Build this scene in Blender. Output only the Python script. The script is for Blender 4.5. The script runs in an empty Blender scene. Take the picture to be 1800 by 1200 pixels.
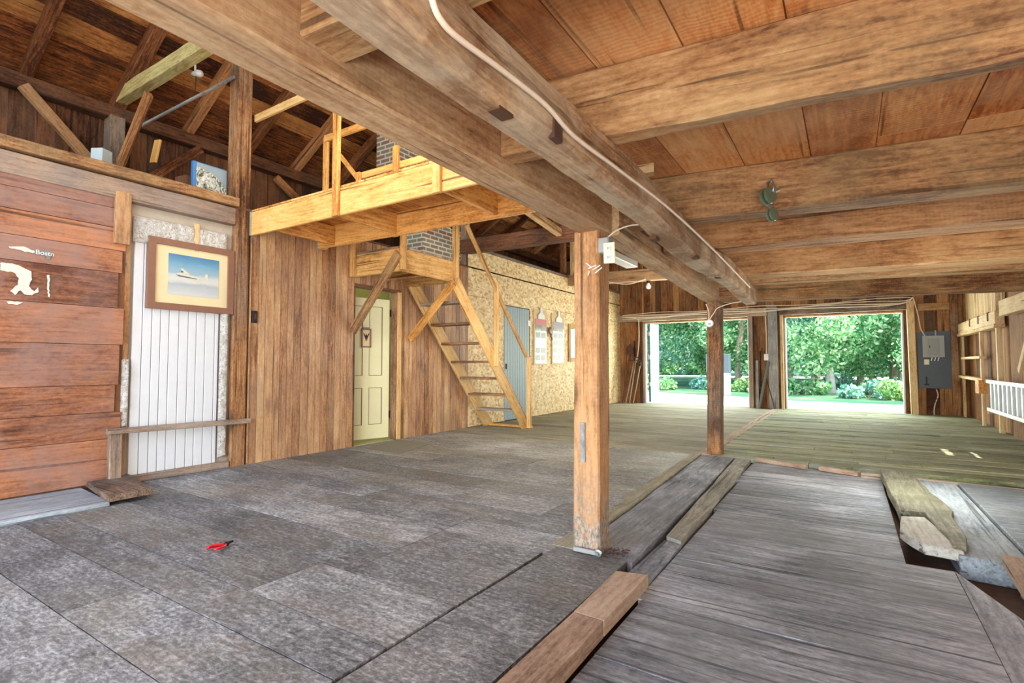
import bpy, bmesh, math, random
from mathutils import Vector, Matrix, noise
random.seed(7)
S = bpy.context.scene
COL = S.collection
# ------------------------------------------------------------------ camera
f=920.; TH=math.atan(590/920.); PT=math.atan(40/920.); H=1.15
sn,cs=math.sin,math.cos
Fv=Vector((-sn(TH)*cs(PT),cs(TH)*cs(PT),sn(PT))); Rv=Vector((cs(TH),sn(TH),0)); Uv=Vector((sn(TH)*sn(PT),-cs(TH)*sn(PT),cs(PT)))
cd=bpy.data.cameras.new('camera'); cam=bpy.data.objects.new('camera',cd); COL.objects.link(cam)
cd.sensor_width=36; cd.lens=36*f/1800; cd.clip_start=.05; cd.clip_end=400
cam.matrix_world=Matrix((( Rv.x,Uv.x,-Fv.x,0),(Rv.y,Uv.y,-Fv.y,0),(Rv.z,Uv.z,-Fv.z,H),(0,0,0,1)))
S.camera=cam
def at(u,v,ax,val):
    """measured point of the barn: where a sight line meets a known plane"""
    d=Fv+Rv*((u-900)/f)+Uv*((600-v)/f); o=Vector((0,0,H)); t=(val-o[ax])/d[ax]
    return o+d*t
def PX(u,v,x): return at(u,v,0,x)
def PY(u,v,y): return at(u,v,1,y)
def PZ(u,v,z): return at(u,v,2,z)
# ------------------------------------------------------------------ world, sun, lights, exposure
S.view_settings.view_transform='Standard'; S.view_settings.look='None'; S.view_settings.gamma=1; S.view_settings.exposure=0.38
w=bpy.data.worlds.new('sky'); S.world=w; w.use_nodes=True
nt=w.node_tree; bg=nt.nodes['Background']; sky=nt.nodes.new('ShaderNodeTexSky')
try:
    sky.sky_type='NISHITA'; sky.sun_disc=False; sky.sun_elevation=math.radians(52); sky.sun_rotation=math.radians(120)
except Exception: pass
nt.links.new(sky.outputs[0],bg.inputs[0]); bg.inputs[1].default_value=0.95
def light(kind,name,loc,energy,color=(1,1,1),size=1,sizey=None,aim=None,radius=None,angle=None):
    l=bpy.data.lights.new(name,kind); l.energy=energy; l.color=color
    if kind=='AREA':
        l.shape='RECTANGLE'; l.size=size; l.size_y=sizey or size
    if radius is not None: l.shadow_soft_size=radius
    if angle is not None: l.angle=angle
    o=bpy.data.objects.new(name,l); COL.objects.link(o); o.location=loc
    if aim is not None: o.rotation_euler=(Vector(aim)-Vector(loc)).to_track_quat('-Z','Y').to_euler()
    return o
light('SUN','sun',(12,6,20),10,(1,.95,.86),aim=(12-12*.62,6-12*(-.25),20-12),angle=math.radians(.6))
light('AREA','daylight_front_door',(-1.9,-3.6,1.5),190,(.92,.965,1),6.5,2.6,aim=(-2.2,4,1.3))
light('AREA','fill_front_low',(.6,-2.6,.35),150,(1,.97,.92),3.2,.9,aim=(.5,3.5,2.6))  # added up-light behind the camera to lift beams and ceiling
light('AREA','daylight_garage_left',(-3.6,15.5,1.3),120,(.93,1,.84),2.7,2.0,aim=(-3.4,5,1.6))
light('AREA','daylight_garage_right',(-.1,15.5,1.3),120,(.93,1,.84),2.4,2.0,aim=(0,5,1.6))
light('POINT','fill_bay',(-3.4,1.2,2.0),62,(1,.98,.95),radius=.7)  # added fill inside the left bay, no real source there
light('POINT','fill_centre',(-3.6,6.3,1.6),75,(1,.96,.88),radius=.7)  # added fill lamp in mid-barn
light('POINT','fill_right_bay',(.9,-1.0,.9),60,(.97,.98,1),radius=.6)  # added fill for the right bay, set behind the camera
light('POINT','fill_right_back',(.5,5.6,.75),62,(.97,1,.95),radius=.5)  # added fill low under the right bay joists
light('POINT','fill_roof',(-3.4,3.5,4.0),130,(1,.92,.8),radius=.8)  # added fill to brighten rafters and roof boards
light('POINT','fill_rear_bay',(-3.2,11.5,2.3),90,(1,.97,.88),radius=.7)  # added fill for the rear bay
light('POINT','fill_back_room',(-6.8,6.9,1.7),30,(.98,1,.72),radius=.4)  # added lamp to brighten the back room; no window is built
# ------------------------------------------------------------------ materials
MC={}
class NT:
    def __init__(s,name):
        s.m=bpy.data.materials.new(name); s.m.use_nodes=True; s.t=s.m.node_tree; s.n=s.t.nodes; s.b=s.n['Principled BSDF']
    def new(s,k,**kw):
        x=s.n.new('ShaderNode'+k)
        for a,v in kw.items(): setattr(x,a,v)
        return x
    def L(s,a,b): s.t.links.new(a,b)
    def math(s,op,a,b=None,c=None):
        x=s.new('Math',operation=op)
        for i,v in enumerate((a,b,c)):
            if v is None: continue
            if isinstance(v,(int,float)): x.inputs[i].default_value=v
            else: s.L(v,x.inputs[i])
        return x.outputs[0]
    def vmath(s,op,a,b):
        x=s.new('VectorMath',operation=op)
        for i,v in enumerate((a,b)):
            if isinstance(v,tuple): x.inputs[i].default_value=v
            else: s.L(v,x.inputs[i])
        return x.outputs[0]
    def noise(s,vec,scale,detail=4,rough=.55,dist=0):
        x=s.new('TexNoise'); s.L(vec,x.inputs['Vector']); x.inputs['Scale'].default_value=scale; x.inputs['Detail'].default_value=detail
        x.inputs['Roughness'].default_value=rough; x.inputs['Distortion'].default_value=dist
        return x.outputs['Fac']
    def ramp(s,fac,stops):
        x=s.new('ValToRGB'); s.L(fac,x.inputs[0]); cr=x.color_ramp
        while len(cr.elements)<len(stops): cr.elements.new(.5)
        for e,(p,c) in zip(cr.elements,stops):
            e.position=p; e.color=(c if len(c)==4 else (*c,1)) if not isinstance(c,(int,float)) else (c,c,c,1)
        return x.outputs[0]
    def mix(s,fac,a,b,bt='MIX'):
        x=s.new('MixRGB',blend_type=bt)
        for i,v in enumerate((fac,a,b)):
            if isinstance(v,(int,float)): x.inputs[i].default_value=v
            elif isinstance(v,tuple): x.inputs[i].default_value=(*v[:3],1)
            else: s.L(v,x.inputs[i])
        return x.outputs[0]
    def bump(s,h,strength=.3,dist=.01):
        x=s.new('Bump'); x.inputs['Strength'].default_value=strength; x.inputs['Distance'].default_value=dist
        s.L(h,x.inputs['Height']); s.L(x.outputs[0],s.b.inputs['Normal'])
    def coords(s,island=True):
        tc=s.new('TexCoord'); v=tc.outputs['Object']
        oi=s.new('ObjectInfo'); r=oi.outputs['Random']
        if island:
            g=s.new('NewGeometry'); r=s.math('ADD',r,g.outputs['Random Per Island'])
        cx=s.new('CombineXYZ'); s.L(s.math('MULTIPLY',r,37.3),cx.inputs[0]); s.L(s.math('MULTIPLY',r,21.1),cx.inputs[1]); s.L(s.math('MULTIPLY',r,29.7),cx.inputs[2])
        return s.vmath('ADD',v,cx.outputs[0]), s.math('FRACT',s.math('MULTIPLY',r,7.77))
def lin(r,g,b):
    t=lambda c:((c/255)/12.92 if c/255<=.04045 else (((c/255)+.055)/1.055)**2.4)
    return (t(r),t(g),t(b))
def wood(name,dark,mid,light_,axis='X',rough=.8,var=.35,knot=.6,saw=0.,grime=None,gamt=.4,gscale=1.2,grain=1.,bump=.35,coat=0,spec=.3):
    key=(name,axis)
    if key in MC: return MC[key]
    M=NT(name+'_'+axis.lower()); v,r=M.coords()
    def st(along,cross):
        i='XYZ'.index(axis); t=[cross]*3; t[i]=along
        return M.vmath('MULTIPLY',v,tuple(t))
    g1=M.noise(st(.9*grain,11*grain),3.6,9,.68,.25)
    fine=M.noise(st(26,60),1.,5,.7,.3)
    g2=M.noise(st(.3,2.6),1.4,3,.5,.5)
    ring=M.math('ABSOLUTE',M.math('SINE',M.math('MULTIPLY',g2,42*grain)))
    big=M.noise(v,1.1,4,.6,.3)
    t=M.math('ADD',M.math('MULTIPLY',g1,.75),M.math('MULTIPLY',ring,.11))
    t=M.math('ADD',t,M.math('MULTIPLY',M.math('SUBTRACT',fine,.46),.6))
    t=M.math('ADD',t,M.math('MULTIPLY',M.math('SUBTRACT',big,.5),.75))
    t=M.math('ADD',t,M.math('MULTIPLY',M.math('SUBTRACT',r,.5),var))
    col=M.ramp(t,[(.22,dark),(.46,mid),(.78,light_)])
    if knot:
        vo=M.new('TexVoronoi',feature='F1'); M.L(st(1.3,4.2),vo.inputs['Vector']); vo.inputs['Scale'].default_value=1.0
        kf=M.ramp(vo.outputs['Distance'],[(0,1.),(.10,.75),(.13,.35),(.22,0.)])
        col=M.mix(M.math('MULTIPLY',kf,knot),col,tuple(c*.28 for c in dark[:3]))
    # long cracks
    ck=M.noise(st(.25,14),1.7,3,.5,.2); ckm=M.ramp(ck,[(.33,1.),(.37,0.)])
    col=M.mix(M.math('MULTIPLY',ckm,.75),col,tuple(c*.25 for c in dark[:3]))
    h=M.math('ADD',M.math('ADD',g1,M.math('MULTIPLY',ring,.15)),M.math('MULTIPLY',fine,.6))
    if saw:
        i='XYZ'.index(axis); wv=M.new('TexWave',bands_direction=axis,wave_type='BANDS'); M.L(v,wv.inputs['Vector']); wv.inputs['Scale'].default_value=13
        wv.inputs['Distortion'].default_value=9; wv.inputs['Detail'].default_value=4; wv.inputs['Detail Scale'].default_value=.5
        sm=M.math('MULTIPLY',wv.outputs['Fac'],M.ramp(M.noise(v,2.1,3),[(.45,0.),(.7,1.)]))
        col=M.mix(M.math('MULTIPLY',sm,saw),col,tuple(min(1,c*1.5) for c in light_[:3]))
        h=M.math('ADD',h,M.math('MULTIPLY',wv.outputs['Fac'],saw*.8))
    if grime is not None:
        gn=M.noise(v,gscale,6,.65,.5); gm=M.ramp(gn,[(.42,0.),(.62,1.)])
        gm=M.math('MULTIPLY',gm,gamt); col=M.mix(gm,col,grime)
    M.L(col,M.b.inputs['Base Color']); M.b.inputs['Roughness'].default_value=rough; M.b.inputs['Specular IOR Level'].default_value=spec
    if coat: M.b.inputs['Coat Weight'].default_value=coat
    M.bump(h,bump,.008); MC[key]=M.m; return M.m
def W(kind,axis='X'):
    P=dict(
     old=dict(dark=lin(74,48,30),mid=lin(140,98,64),light_=lin(186,148,106),saw=.12,grime=lin(160,132,100),gamt=.35),
     beam=dict(dark=lin(100,66,40),mid=lin(172,130,90),light_=lin(216,184,142),saw=.10,grime=lin(170,146,116),gamt=.4),
     hewn=dict(dark=lin(140,104,72),mid=lin(196,160,120),light_=lin(226,200,160),saw=.0,grime=lin(204,190,164),gamt=.6,bump=.7,gscale=2.2,knot=.4),
     post=dict(dark=lin(68,40,22),mid=lin(148,102,62),light_=lin(200,152,104),saw=.1,grime=lin(150,138,122),gamt=.3,knot=.75,bump=.5),
     joist=dict(dark=lin(96,60,36),mid=lin(164,120,78),light_=lin(210,174,126),saw=.05,grime=lin(182,156,110),gamt=.35),
     ceil=dict(dark=lin(158,84,38),mid=lin(216,140,76),light_=lin(240,190,132),saw=.3,grime=lin(214,168,118),gamt=.55,gscale=1.6),
     roof=dict(dark=lin(48,20,8),mid=lin(138,78,34),light_=lin(204,144,80),saw=.0,var=.45,knot=.6,gamt=.35,grime=lin(60,44,32)),
     rafter=dict(dark=lin(74,38,20),mid=lin(136,86,50),light_=lin(194,140,90)),
     dark=dict(dark=lin(50,28,16),mid=lin(104,66,42),light_=lin(146,100,68),grime=lin(84,70,58),gamt=.4),
     plank=dict(dark=lin(90,52,36),mid=lin(144,94,66),light_=lin(190,126,84),rough=.55,grime=lin(148,120,112),gamt=.65,gscale=1.0,knot=.5,bump=.15,var=.22),
     weather=dict(dark=lin(84,66,54),mid=lin(142,118,98),light_=lin(188,166,142),grime=lin(130,128,124),gamt=.5),
     timber=dict(dark=lin(76,60,52),mid=lin(128,104,86),light_=lin(172,146,122),grime=lin(120,116,118),gamt=.45),
     slabw=dict(dark=lin(80,78,70),mid=lin(136,132,118),light_=lin(186,182,168),grime=lin(116,116,112),gamt=.5),
     tg=dict(dark=lin(112,72,44),mid=lin(176,128,88),light_=lin(214,176,128),rough=.45,grime=lin(142,116,98),gamt=.4,knot=.5,var=.3,bump=.15),
     fir=dict(dark=lin(168,106,46),mid=lin(224,164,88),light_=lin(244,200,128),rough=.6,knot=.35,var=.25,bump=.12),
     pine=dict(dark=lin(136,92,44),mid=lin(196,150,88),light_=lin(226,190,130),rough=.6,knot=.35,var=.25,bump=.12),
     stud=dict(dark=lin(170,130,84),mid=lin(214,182,134),light_=lin(236,214,176),rough=.7,knot=.3,var=.2,bump=.12),
     back=dict(dark=lin(66,34,16),mid=lin(136,86,46),light_=lin(186,136,84),grime=lin(110,92,70),gamt=.4,var=.5),
     grey=dict(dark=lin(92,92,92),mid=lin(146,144,140),light_=lin(190,188,180),grime=lin(112,114,118),gamt=.6),
     slab=dict(dark=lin(74,78,84),mid=lin(140,144,150),light_=lin(204,208,214),grime=lin(116,118,120),gamt=.6,grain=.7,knot=.6,gscale=1.5,bump=.5,var=.2),
     rot=dict(dark=lin(88,82,66),mid=lin(150,146,132),light_=lin(200,198,190),grime=lin(134,134,104),gamt=.5,bump=1.,knot=.2),
     bluegrey=dict(dark=lin(96,104,112),mid=lin(146,156,164),light_=lin(188,196,200),grime=lin(128,130,124),gamt=.5,knot=.1,bump=.3),
     fresh=dict(dark=lin(108,84,66),mid=lin(160,134,112),light_=lin(194,172,148),knot=.25,bump=.3,var=.15),
     far=dict(dark=lin(78,82,50),mid=lin(140,144,100),light_=lin(190,192,156),grime=lin(158,160,154),gamt=.55,knot=.1,var=.3),  # green of the outdoor light is put into this board colour
     farleft=dict(dark=lin(92,86,62),mid=lin(142,134,104),light_=lin(186,180,152),grime=lin(142,140,130),gamt=.5,knot=.1,var=.15),  # brown boards, with an olive cast of outdoor light put into the colour
     grn=dict(dark=lin(100,84,44),mid=lin(162,142,84),light_=lin(206,196,140),knot=.3),
    )[kind]
    return wood('wood_'+kind,axis=axis,**P)
def worn_post():
    if 'worn' in MC: return MC['worn']
    base=W('post').copy(); base.name='wood_post_worn_foot'; t=base.node_tree; b=t.nodes['Principled BSDF']; src=b.inputs['Base Color'].links[0].from_socket
    tc=t.nodes.new('ShaderNodeTexCoord'); sp=t.nodes.new('ShaderNodeSeparateXYZ'); t.links.new(tc.outputs['Object'],sp.inputs[0])
    n=t.nodes.new('ShaderNodeTexNoise'); t.links.new(tc.outputs['Object'],n.inputs['Vector']); n.inputs['Scale'].default_value=9; n.inputs['Detail'].default_value=7; n.inputs['Roughness'].default_value=.7
    a=t.nodes.new('ShaderNodeMath'); a.operation='MULTIPLY_ADD'; t.links.new(n.outputs['Fac'],a.inputs[0]); a.inputs[1].default_value=1.3; t.links.new(sp.outputs[0],a.inputs[2])
    r=t.nodes.new('ShaderNodeValToRGB'); t.links.new(a.outputs[0],r.inputs[0]); r.color_ramp.elements[0].position=.72; r.color_ramp.elements[0].color=(.9,.9,.9,1); r.color_ramp.elements[1].position=1.12 if 0 else 1.0; r.color_ramp.elements[1].color=(0,0,0,1)
    mx=t.nodes.new('ShaderNodeMixRGB'); t.links.new(r.outputs[0],mx.inputs[0]); t.links.new(src,mx.inputs[1]); mx.inputs[2].default_value=(1,1,1,1)
    n2=t.nodes.new('ShaderNodeTexNoise'); mpp=t.nodes.new('ShaderNodeVectorMath'); mpp.operation='MULTIPLY'; mpp.inputs[1].default_value=(.5,1,1); t.links.new(tc.outputs['Object'],mpp.inputs[0]); t.links.new(mpp.outputs[0],n2.inputs['Vector']); n2.inputs['Scale'].default_value=60; n2.inputs['Detail'].default_value=8; n2.inputs['Roughness'].default_value=.8
    r2=t.nodes.new('ShaderNodeValToRGB'); t.links.new(n2.outputs['Fac'],r2.inputs[0]); r2.color_ramp.elements[0].position=.38; r2.color_ramp.elements[0].color=(*lin(78,72,68),1); r2.color_ramp.elements[1].position=.62; r2.color_ramp.elements[1].color=(*lin(184,172,154),1); t.links.new(r2.outputs[0],mx.inputs[2]); t.links.new(mx.outputs[0],b.inputs['Base Color'])
    MC['worn']=base; return base
def plain(name,col,rough=.6,metal=0.,nz=.08,scale=14,bump=.1,trans=0,spec=.5):
    if name in MC: return MC[name]
    M=NT(name); v,r=M.coords(False); n=M.noise(v,scale,5,.6)
    c=M.mix(M.math('MULTIPLY',n,1.),tuple(max(0,x*(1-nz*2)) for x in col),tuple(min(1,x*(1+nz*2)) for x in col))
    M.L(c,M.b.inputs['Base Color']); M.b.inputs['Roughness'].default_value=rough; M.b.inputs['Metallic'].default_value=metal
    M.b.inputs['Specular IOR Level'].default_value=spec
    M.bump(n,bump,.002); MC[name]=M.m; return M.m
def floor_mat():
    M=NT('worn_floor_board'); v,r=M.coords()
    st=M.vmath('MULTIPLY',v,(.6,5.5,1)); g=M.noise(st,6,8,.7,.5)
    sp=M.noise(M.vmath('MULTIPLY',v,(.6,1,1)),52,7,.8,.2); big=M.noise(v,1.3,5,.6,.6); mid=M.noise(M.vmath('MULTIPLY',v,(1,2.6,1)),2.6,6,.65,1.2)
    t=M.math('ADD',M.math('ADD',M.math('MULTIPLY',sp,.95),-.2),M.math('MULTIPLY',g,.35)); t=M.math('ADD',t,M.math('MULTIPLY',M.math('SUBTRACT',big,.5),.35))
    t=M.math('ADD',t,M.math('MULTIPLY',M.math('SUBTRACT',r,.5),.10))
    c=M.ramp(t,[(.31,lin(66,68,70)),(.46,lin(124,126,128)),(.64,lin(200,202,202))])
    st2=M.ramp(mid,[(.50,0.),(.66,1.)]); c=M.mix(M.math('MULTIPLY',st2,.6),c,lin(78,78,80))
    bn=M.noise(M.vmath('ADD',v,(9,4,0)),.9,4,.6,.4); c=M.mix(M.math('MULTIPLY',M.ramp(bn,[(.45,0.),(.7,1.)]),.4),c,lin(134,122,98))
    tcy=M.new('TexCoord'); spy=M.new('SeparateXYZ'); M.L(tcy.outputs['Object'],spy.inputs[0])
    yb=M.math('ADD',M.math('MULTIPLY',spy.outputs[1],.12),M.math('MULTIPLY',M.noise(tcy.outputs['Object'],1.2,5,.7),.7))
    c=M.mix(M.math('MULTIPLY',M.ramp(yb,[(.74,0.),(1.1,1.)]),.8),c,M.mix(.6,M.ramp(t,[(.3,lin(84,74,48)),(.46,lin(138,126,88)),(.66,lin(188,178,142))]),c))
    M.L(c,M.b.inputs['Base Color']); M.b.inputs['Roughness'].default_value=.62; M.b.inputs['Specular IOR Level'].default_value=.4
    M.bump(M.math('ADD',sp,g),.35,.006); return M.m
def osb_mat():
    M=NT('osb_board'); v,r=M.coords(False)
    v=M.vmath('ADD',v,(3.3,1,2)); vo=M.new('TexVoronoi'); M.L(M.vmath('ADD',M.vmath('MULTIPLY',v,(1,1,1.5)),M.vmath('MULTIPLY',M.combine(M.noise(v,6,2),M.noise(v,5,2),M.noise(v,7,2)),(.12,.12,.12))),vo.inputs['Vector']); vo.inputs['Scale'].default_value=17
    sep=M.new('SeparateColor'); M.L(vo.outputs['Color'],sep.inputs[0])
    g=M.noise(v,26,5,.7,.8)
    t=M.math('ADD',M.math('MULTIPLY',sep.outputs[0],.6),M.math('MULTIPLY',g,.4))
    c=M.ramp(t,[(.14,lin(182,138,84)),(.36,lin(222,188,132)),(.6,lin(234,208,156)),(.85,lin(248,232,192))])
    M.L(c,M.b.inputs['Base Color']); M.b.inputs['Roughness'].default_value=.6; M.bump(t,.25,.004); return M.m
def _comb(s,a,b,c):
    x=s.new('CombineXYZ')
    for i,v in enumerate((a,b,c)): s.L(v,x.inputs[i])
    return x.outputs[0]
NT.combine=_comb
def brick_mat():
    M=NT('chimney_brick'); tc=M.new('TexCoord'); sp=M.new('SeparateXYZ'); M.L(tc.outputs['Object'],sp.inputs[0])
    cx=M.new('CombineXYZ'); M.L(M.math('ADD',sp.outputs[0],sp.outputs[1]),cx.inputs[0]); M.L(sp.outputs[2],cx.inputs[1])
    b=M.new('TexBrick'); M.L(cx.outputs[0],b.inputs['Vector']); b.inputs['Scale'].default_value=1; b.inputs['Brick Width'].default_value=.215; b.inputs['Row Height'].default_value=.075
    b.inputs['Mortar Size'].default_value=.012; b.inputs['Color1'].default_value=(*lin(150,92,66),1); b.inputs['Color2'].default_value=(*lin(140,142,118),1); b.inputs['Mortar'].default_value=(*lin(226,228,218),1)
    n=M.noise(tc.outputs['Object'],9,5); c=M.mix(M.math('MULTIPLY',n,.4),b.outputs['Color'],lin(150,150,132))
    M.L(c,M.b.inputs['Base Color']); M.b.inputs['Roughness'].default_value=.9; M.bump(M.math('SUBTRACT',1,b.outputs['Fac']),.5,.01); return M.m
def foil_mat():
    M=NT('crumpled_insulation'); v,r=M.coords(False); vo=M.new('TexVoronoi'); M.L(M.vmath('ADD',v,M.vmath('MULTIPLY',M.combine(M.noise(v,9,3),M.noise(v,8,3),M.noise(v,7,3)),(.1,.1,.1))),vo.inputs['Vector']); vo.inputs['Scale'].default_value=16
    n=M.noise(v,22,6,.7,2.5); c=M.ramp(n,[(.30,lin(150,112,72)),(.40,lin(206,190,166)),(.50,lin(240,238,232)),(.8,lin(250,248,244))])
    M.L(c,M.b.inputs['Base Color']); M.b.inputs['Roughness'].default_value=.38; M.b.inputs['Metallic'].default_value=.15; M.bump(M.math('ADD',vo.outputs['Distance'],n),1.,.03); return M.m
def grass_mat():
    M=NT('grass_lawn'); v,r=M.coords(False); a=M.noise(v,.5,4,.6); b=M.noise(v,7,5,.7)
    c=M.ramp(M.math('ADD',M.math('MULTIPLY',a,.6),M.math('MULTIPLY',b,.4)),[(.3,lin(24,70,48)),(.5,lin(56,108,72)),(.68,lin(130,156,100))])
    M.L(c,M.b.inputs['Base Color']); M.b.inputs['Roughness'].default_value=.9; M.bump(b,.8,.05); return M.m
def leaf_mat(name,a,b,c):
    M=NT(name); g=M.new('NewGeometry'); tc=M.new('TexCoord'); n=M.noise(tc.outputs['Object'],.9,3)
    t=M.math('ADD',M.math('MULTIPLY',g.outputs['Random Per Island'],.6),M.math('MULTIPLY',n,.4)); col=M.ramp(t,[(.2,a),(.5,b),(.8,c)])
    M.L(col,M.b.inputs['Base Color']); M.b.inputs['Roughness'].default_value=.5
    tr=M.new('BsdfTranslucent'); M.L(col,tr.inputs[0]); mx=M.new('MixShader'); mx.inputs[0].default_value=.45
    M.L(M.b.outputs[0],mx.inputs[1]); M.L(tr.outputs[0],mx.inputs[2]); M.L(mx.outputs[0],M.n['Material Output'].inputs[0]); return M.m
def sky_print_mat():
    # a printed picture: blue sky over cloud
    M=NT('printed_sky'); tc=M.new('TexCoord'); sp=M.new('SeparateXYZ'); M.L(tc.outputs['Generated'],sp.inputs[0])
    n=M.noise(M.vmath('MULTIPLY',tc.outputs['Object'],(1,2.5,7)),2.2,5,.6,.3)
    t=M.math('ADD',sp.outputs[2],M.math('MULTIPLY',M.math('SUBTRACT',n,.5),.22))
    c=M.ramp(t,[(.05,lin(196,198,194)),(.28,lin(168,176,182)),(.36,lin(206,204,196)),(.50,lin(196,200,196)),(.56,lin(150,176,188)),(.78,lin(112,158,184)),(1.,lin(72,122,160))])
    M.L(c,M.b.inputs['Base Color']); M.b.inputs['Roughness'].default_value=.3; return M.m
def figure_print_mat():
    M=NT('printed_figures'); tc=M.new('TexCoord'); v=M.vmath('MULTIPLY',tc.outputs['Object'],(1,1,.6)); n=M.noise(v,26,5,.7,1.5)
    c=M.ramp(n,[(.38,lin(30,34,34)),(.46,lin(120,130,112)),(.53,lin(196,198,188)),(.7,lin(232,232,228))])
    M.L(c,M.b.inputs['Base Color']); M.b.inputs['Roughness'].default_value=.4; return M.m
FLOOR=floor_mat(); OSB=osb_mat(); BRICK=brick_mat(); FOIL=foil_mat()
WHITE=plain('white_painted_board',lin(214,216,218),.45,nz=.03); CREAM=plain('cream_paint',lin(226,220,172),.5,nz=.04,scale=5); GROOVE=plain('dark_groove',lin(110,98,70),.8)
BLUEG=plain('blue_grey_paint',lin(142,160,168),.5,nz=.06); IRON=plain('black_iron',lin(34,32,34),.5,.5); STEEL=plain('dull_steel',lin(150,156,152),.4,.8); GALV=plain('galvanised_steel',lin(168,184,192),.4,.6)
CABLE=plain('white_cable',lin(232,214,190),.5); GREYP=plain('grey_enamel',lin(150,152,150),.5,nz=.03); IVORY=plain('ivory_plastic',lin(226,222,184),.4,nz=.03); WPLAST=plain('white_plastic',lin(226,226,222),.4,nz=.03)
NAVY=plain('dark_blue_paint',lin(50,62,72),.4,nz=.15,scale=5); SOIL=plain('dark_soil',lin(92,66,50),.95,nz=.4); RED=plain('red_grip',lin(190,20,36),.35); RUST=plain('rusty_iron',lin(84,54,44),.8,.2,nz=.2)
MAT=plain('coir_mat',lin(128,122,100),.95,nz=.25,scale=60,bump=1); ALU=plain('pale_aluminium',lin(214,220,222),.35,.35,nz=.05); GREENB=plain('green_grey_metal',lin(120,138,116),.4,.5,nz=.15); GLASSW=plain('bulb_glass',lin(240,238,230),.15)
FRAME=plain('brown_frame_wood',lin(132,92,72),.45,nz=.08); CARD=plain('aged_mat_board',lin(222,204,160),.7,nz=.06,scale=4); WALLG=plain('yellow_green_wall_paint',lin(196,190,120),.8); LINO=plain('yellow_floor',lin(176,168,110),.5,nz=.1)
GRAVEL=plain('pale_gravel',lin(236,230,218),.95,nz=.12,scale=30,bump=.6); BARK=plain('tree_bark',lin(150,132,112),.9,nz=.25,scale=8,bump=1); BARKP=plain('pale_bark',lin(190,180,170),.9,nz=.2,scale=8,bump=1); GRASS=grass_mat()
LEAFS=[leaf_mat('leaves_green',lin(70,140,90),lin(130,186,120),lin(230,240,196)),leaf_mat('leaves_cool',lin(70,144,124),lin(130,190,160),lin(232,244,226)),leaf_mat('leaves_yellow',lin(90,146,80),lin(156,196,112),lin(240,244,196))]
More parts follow.
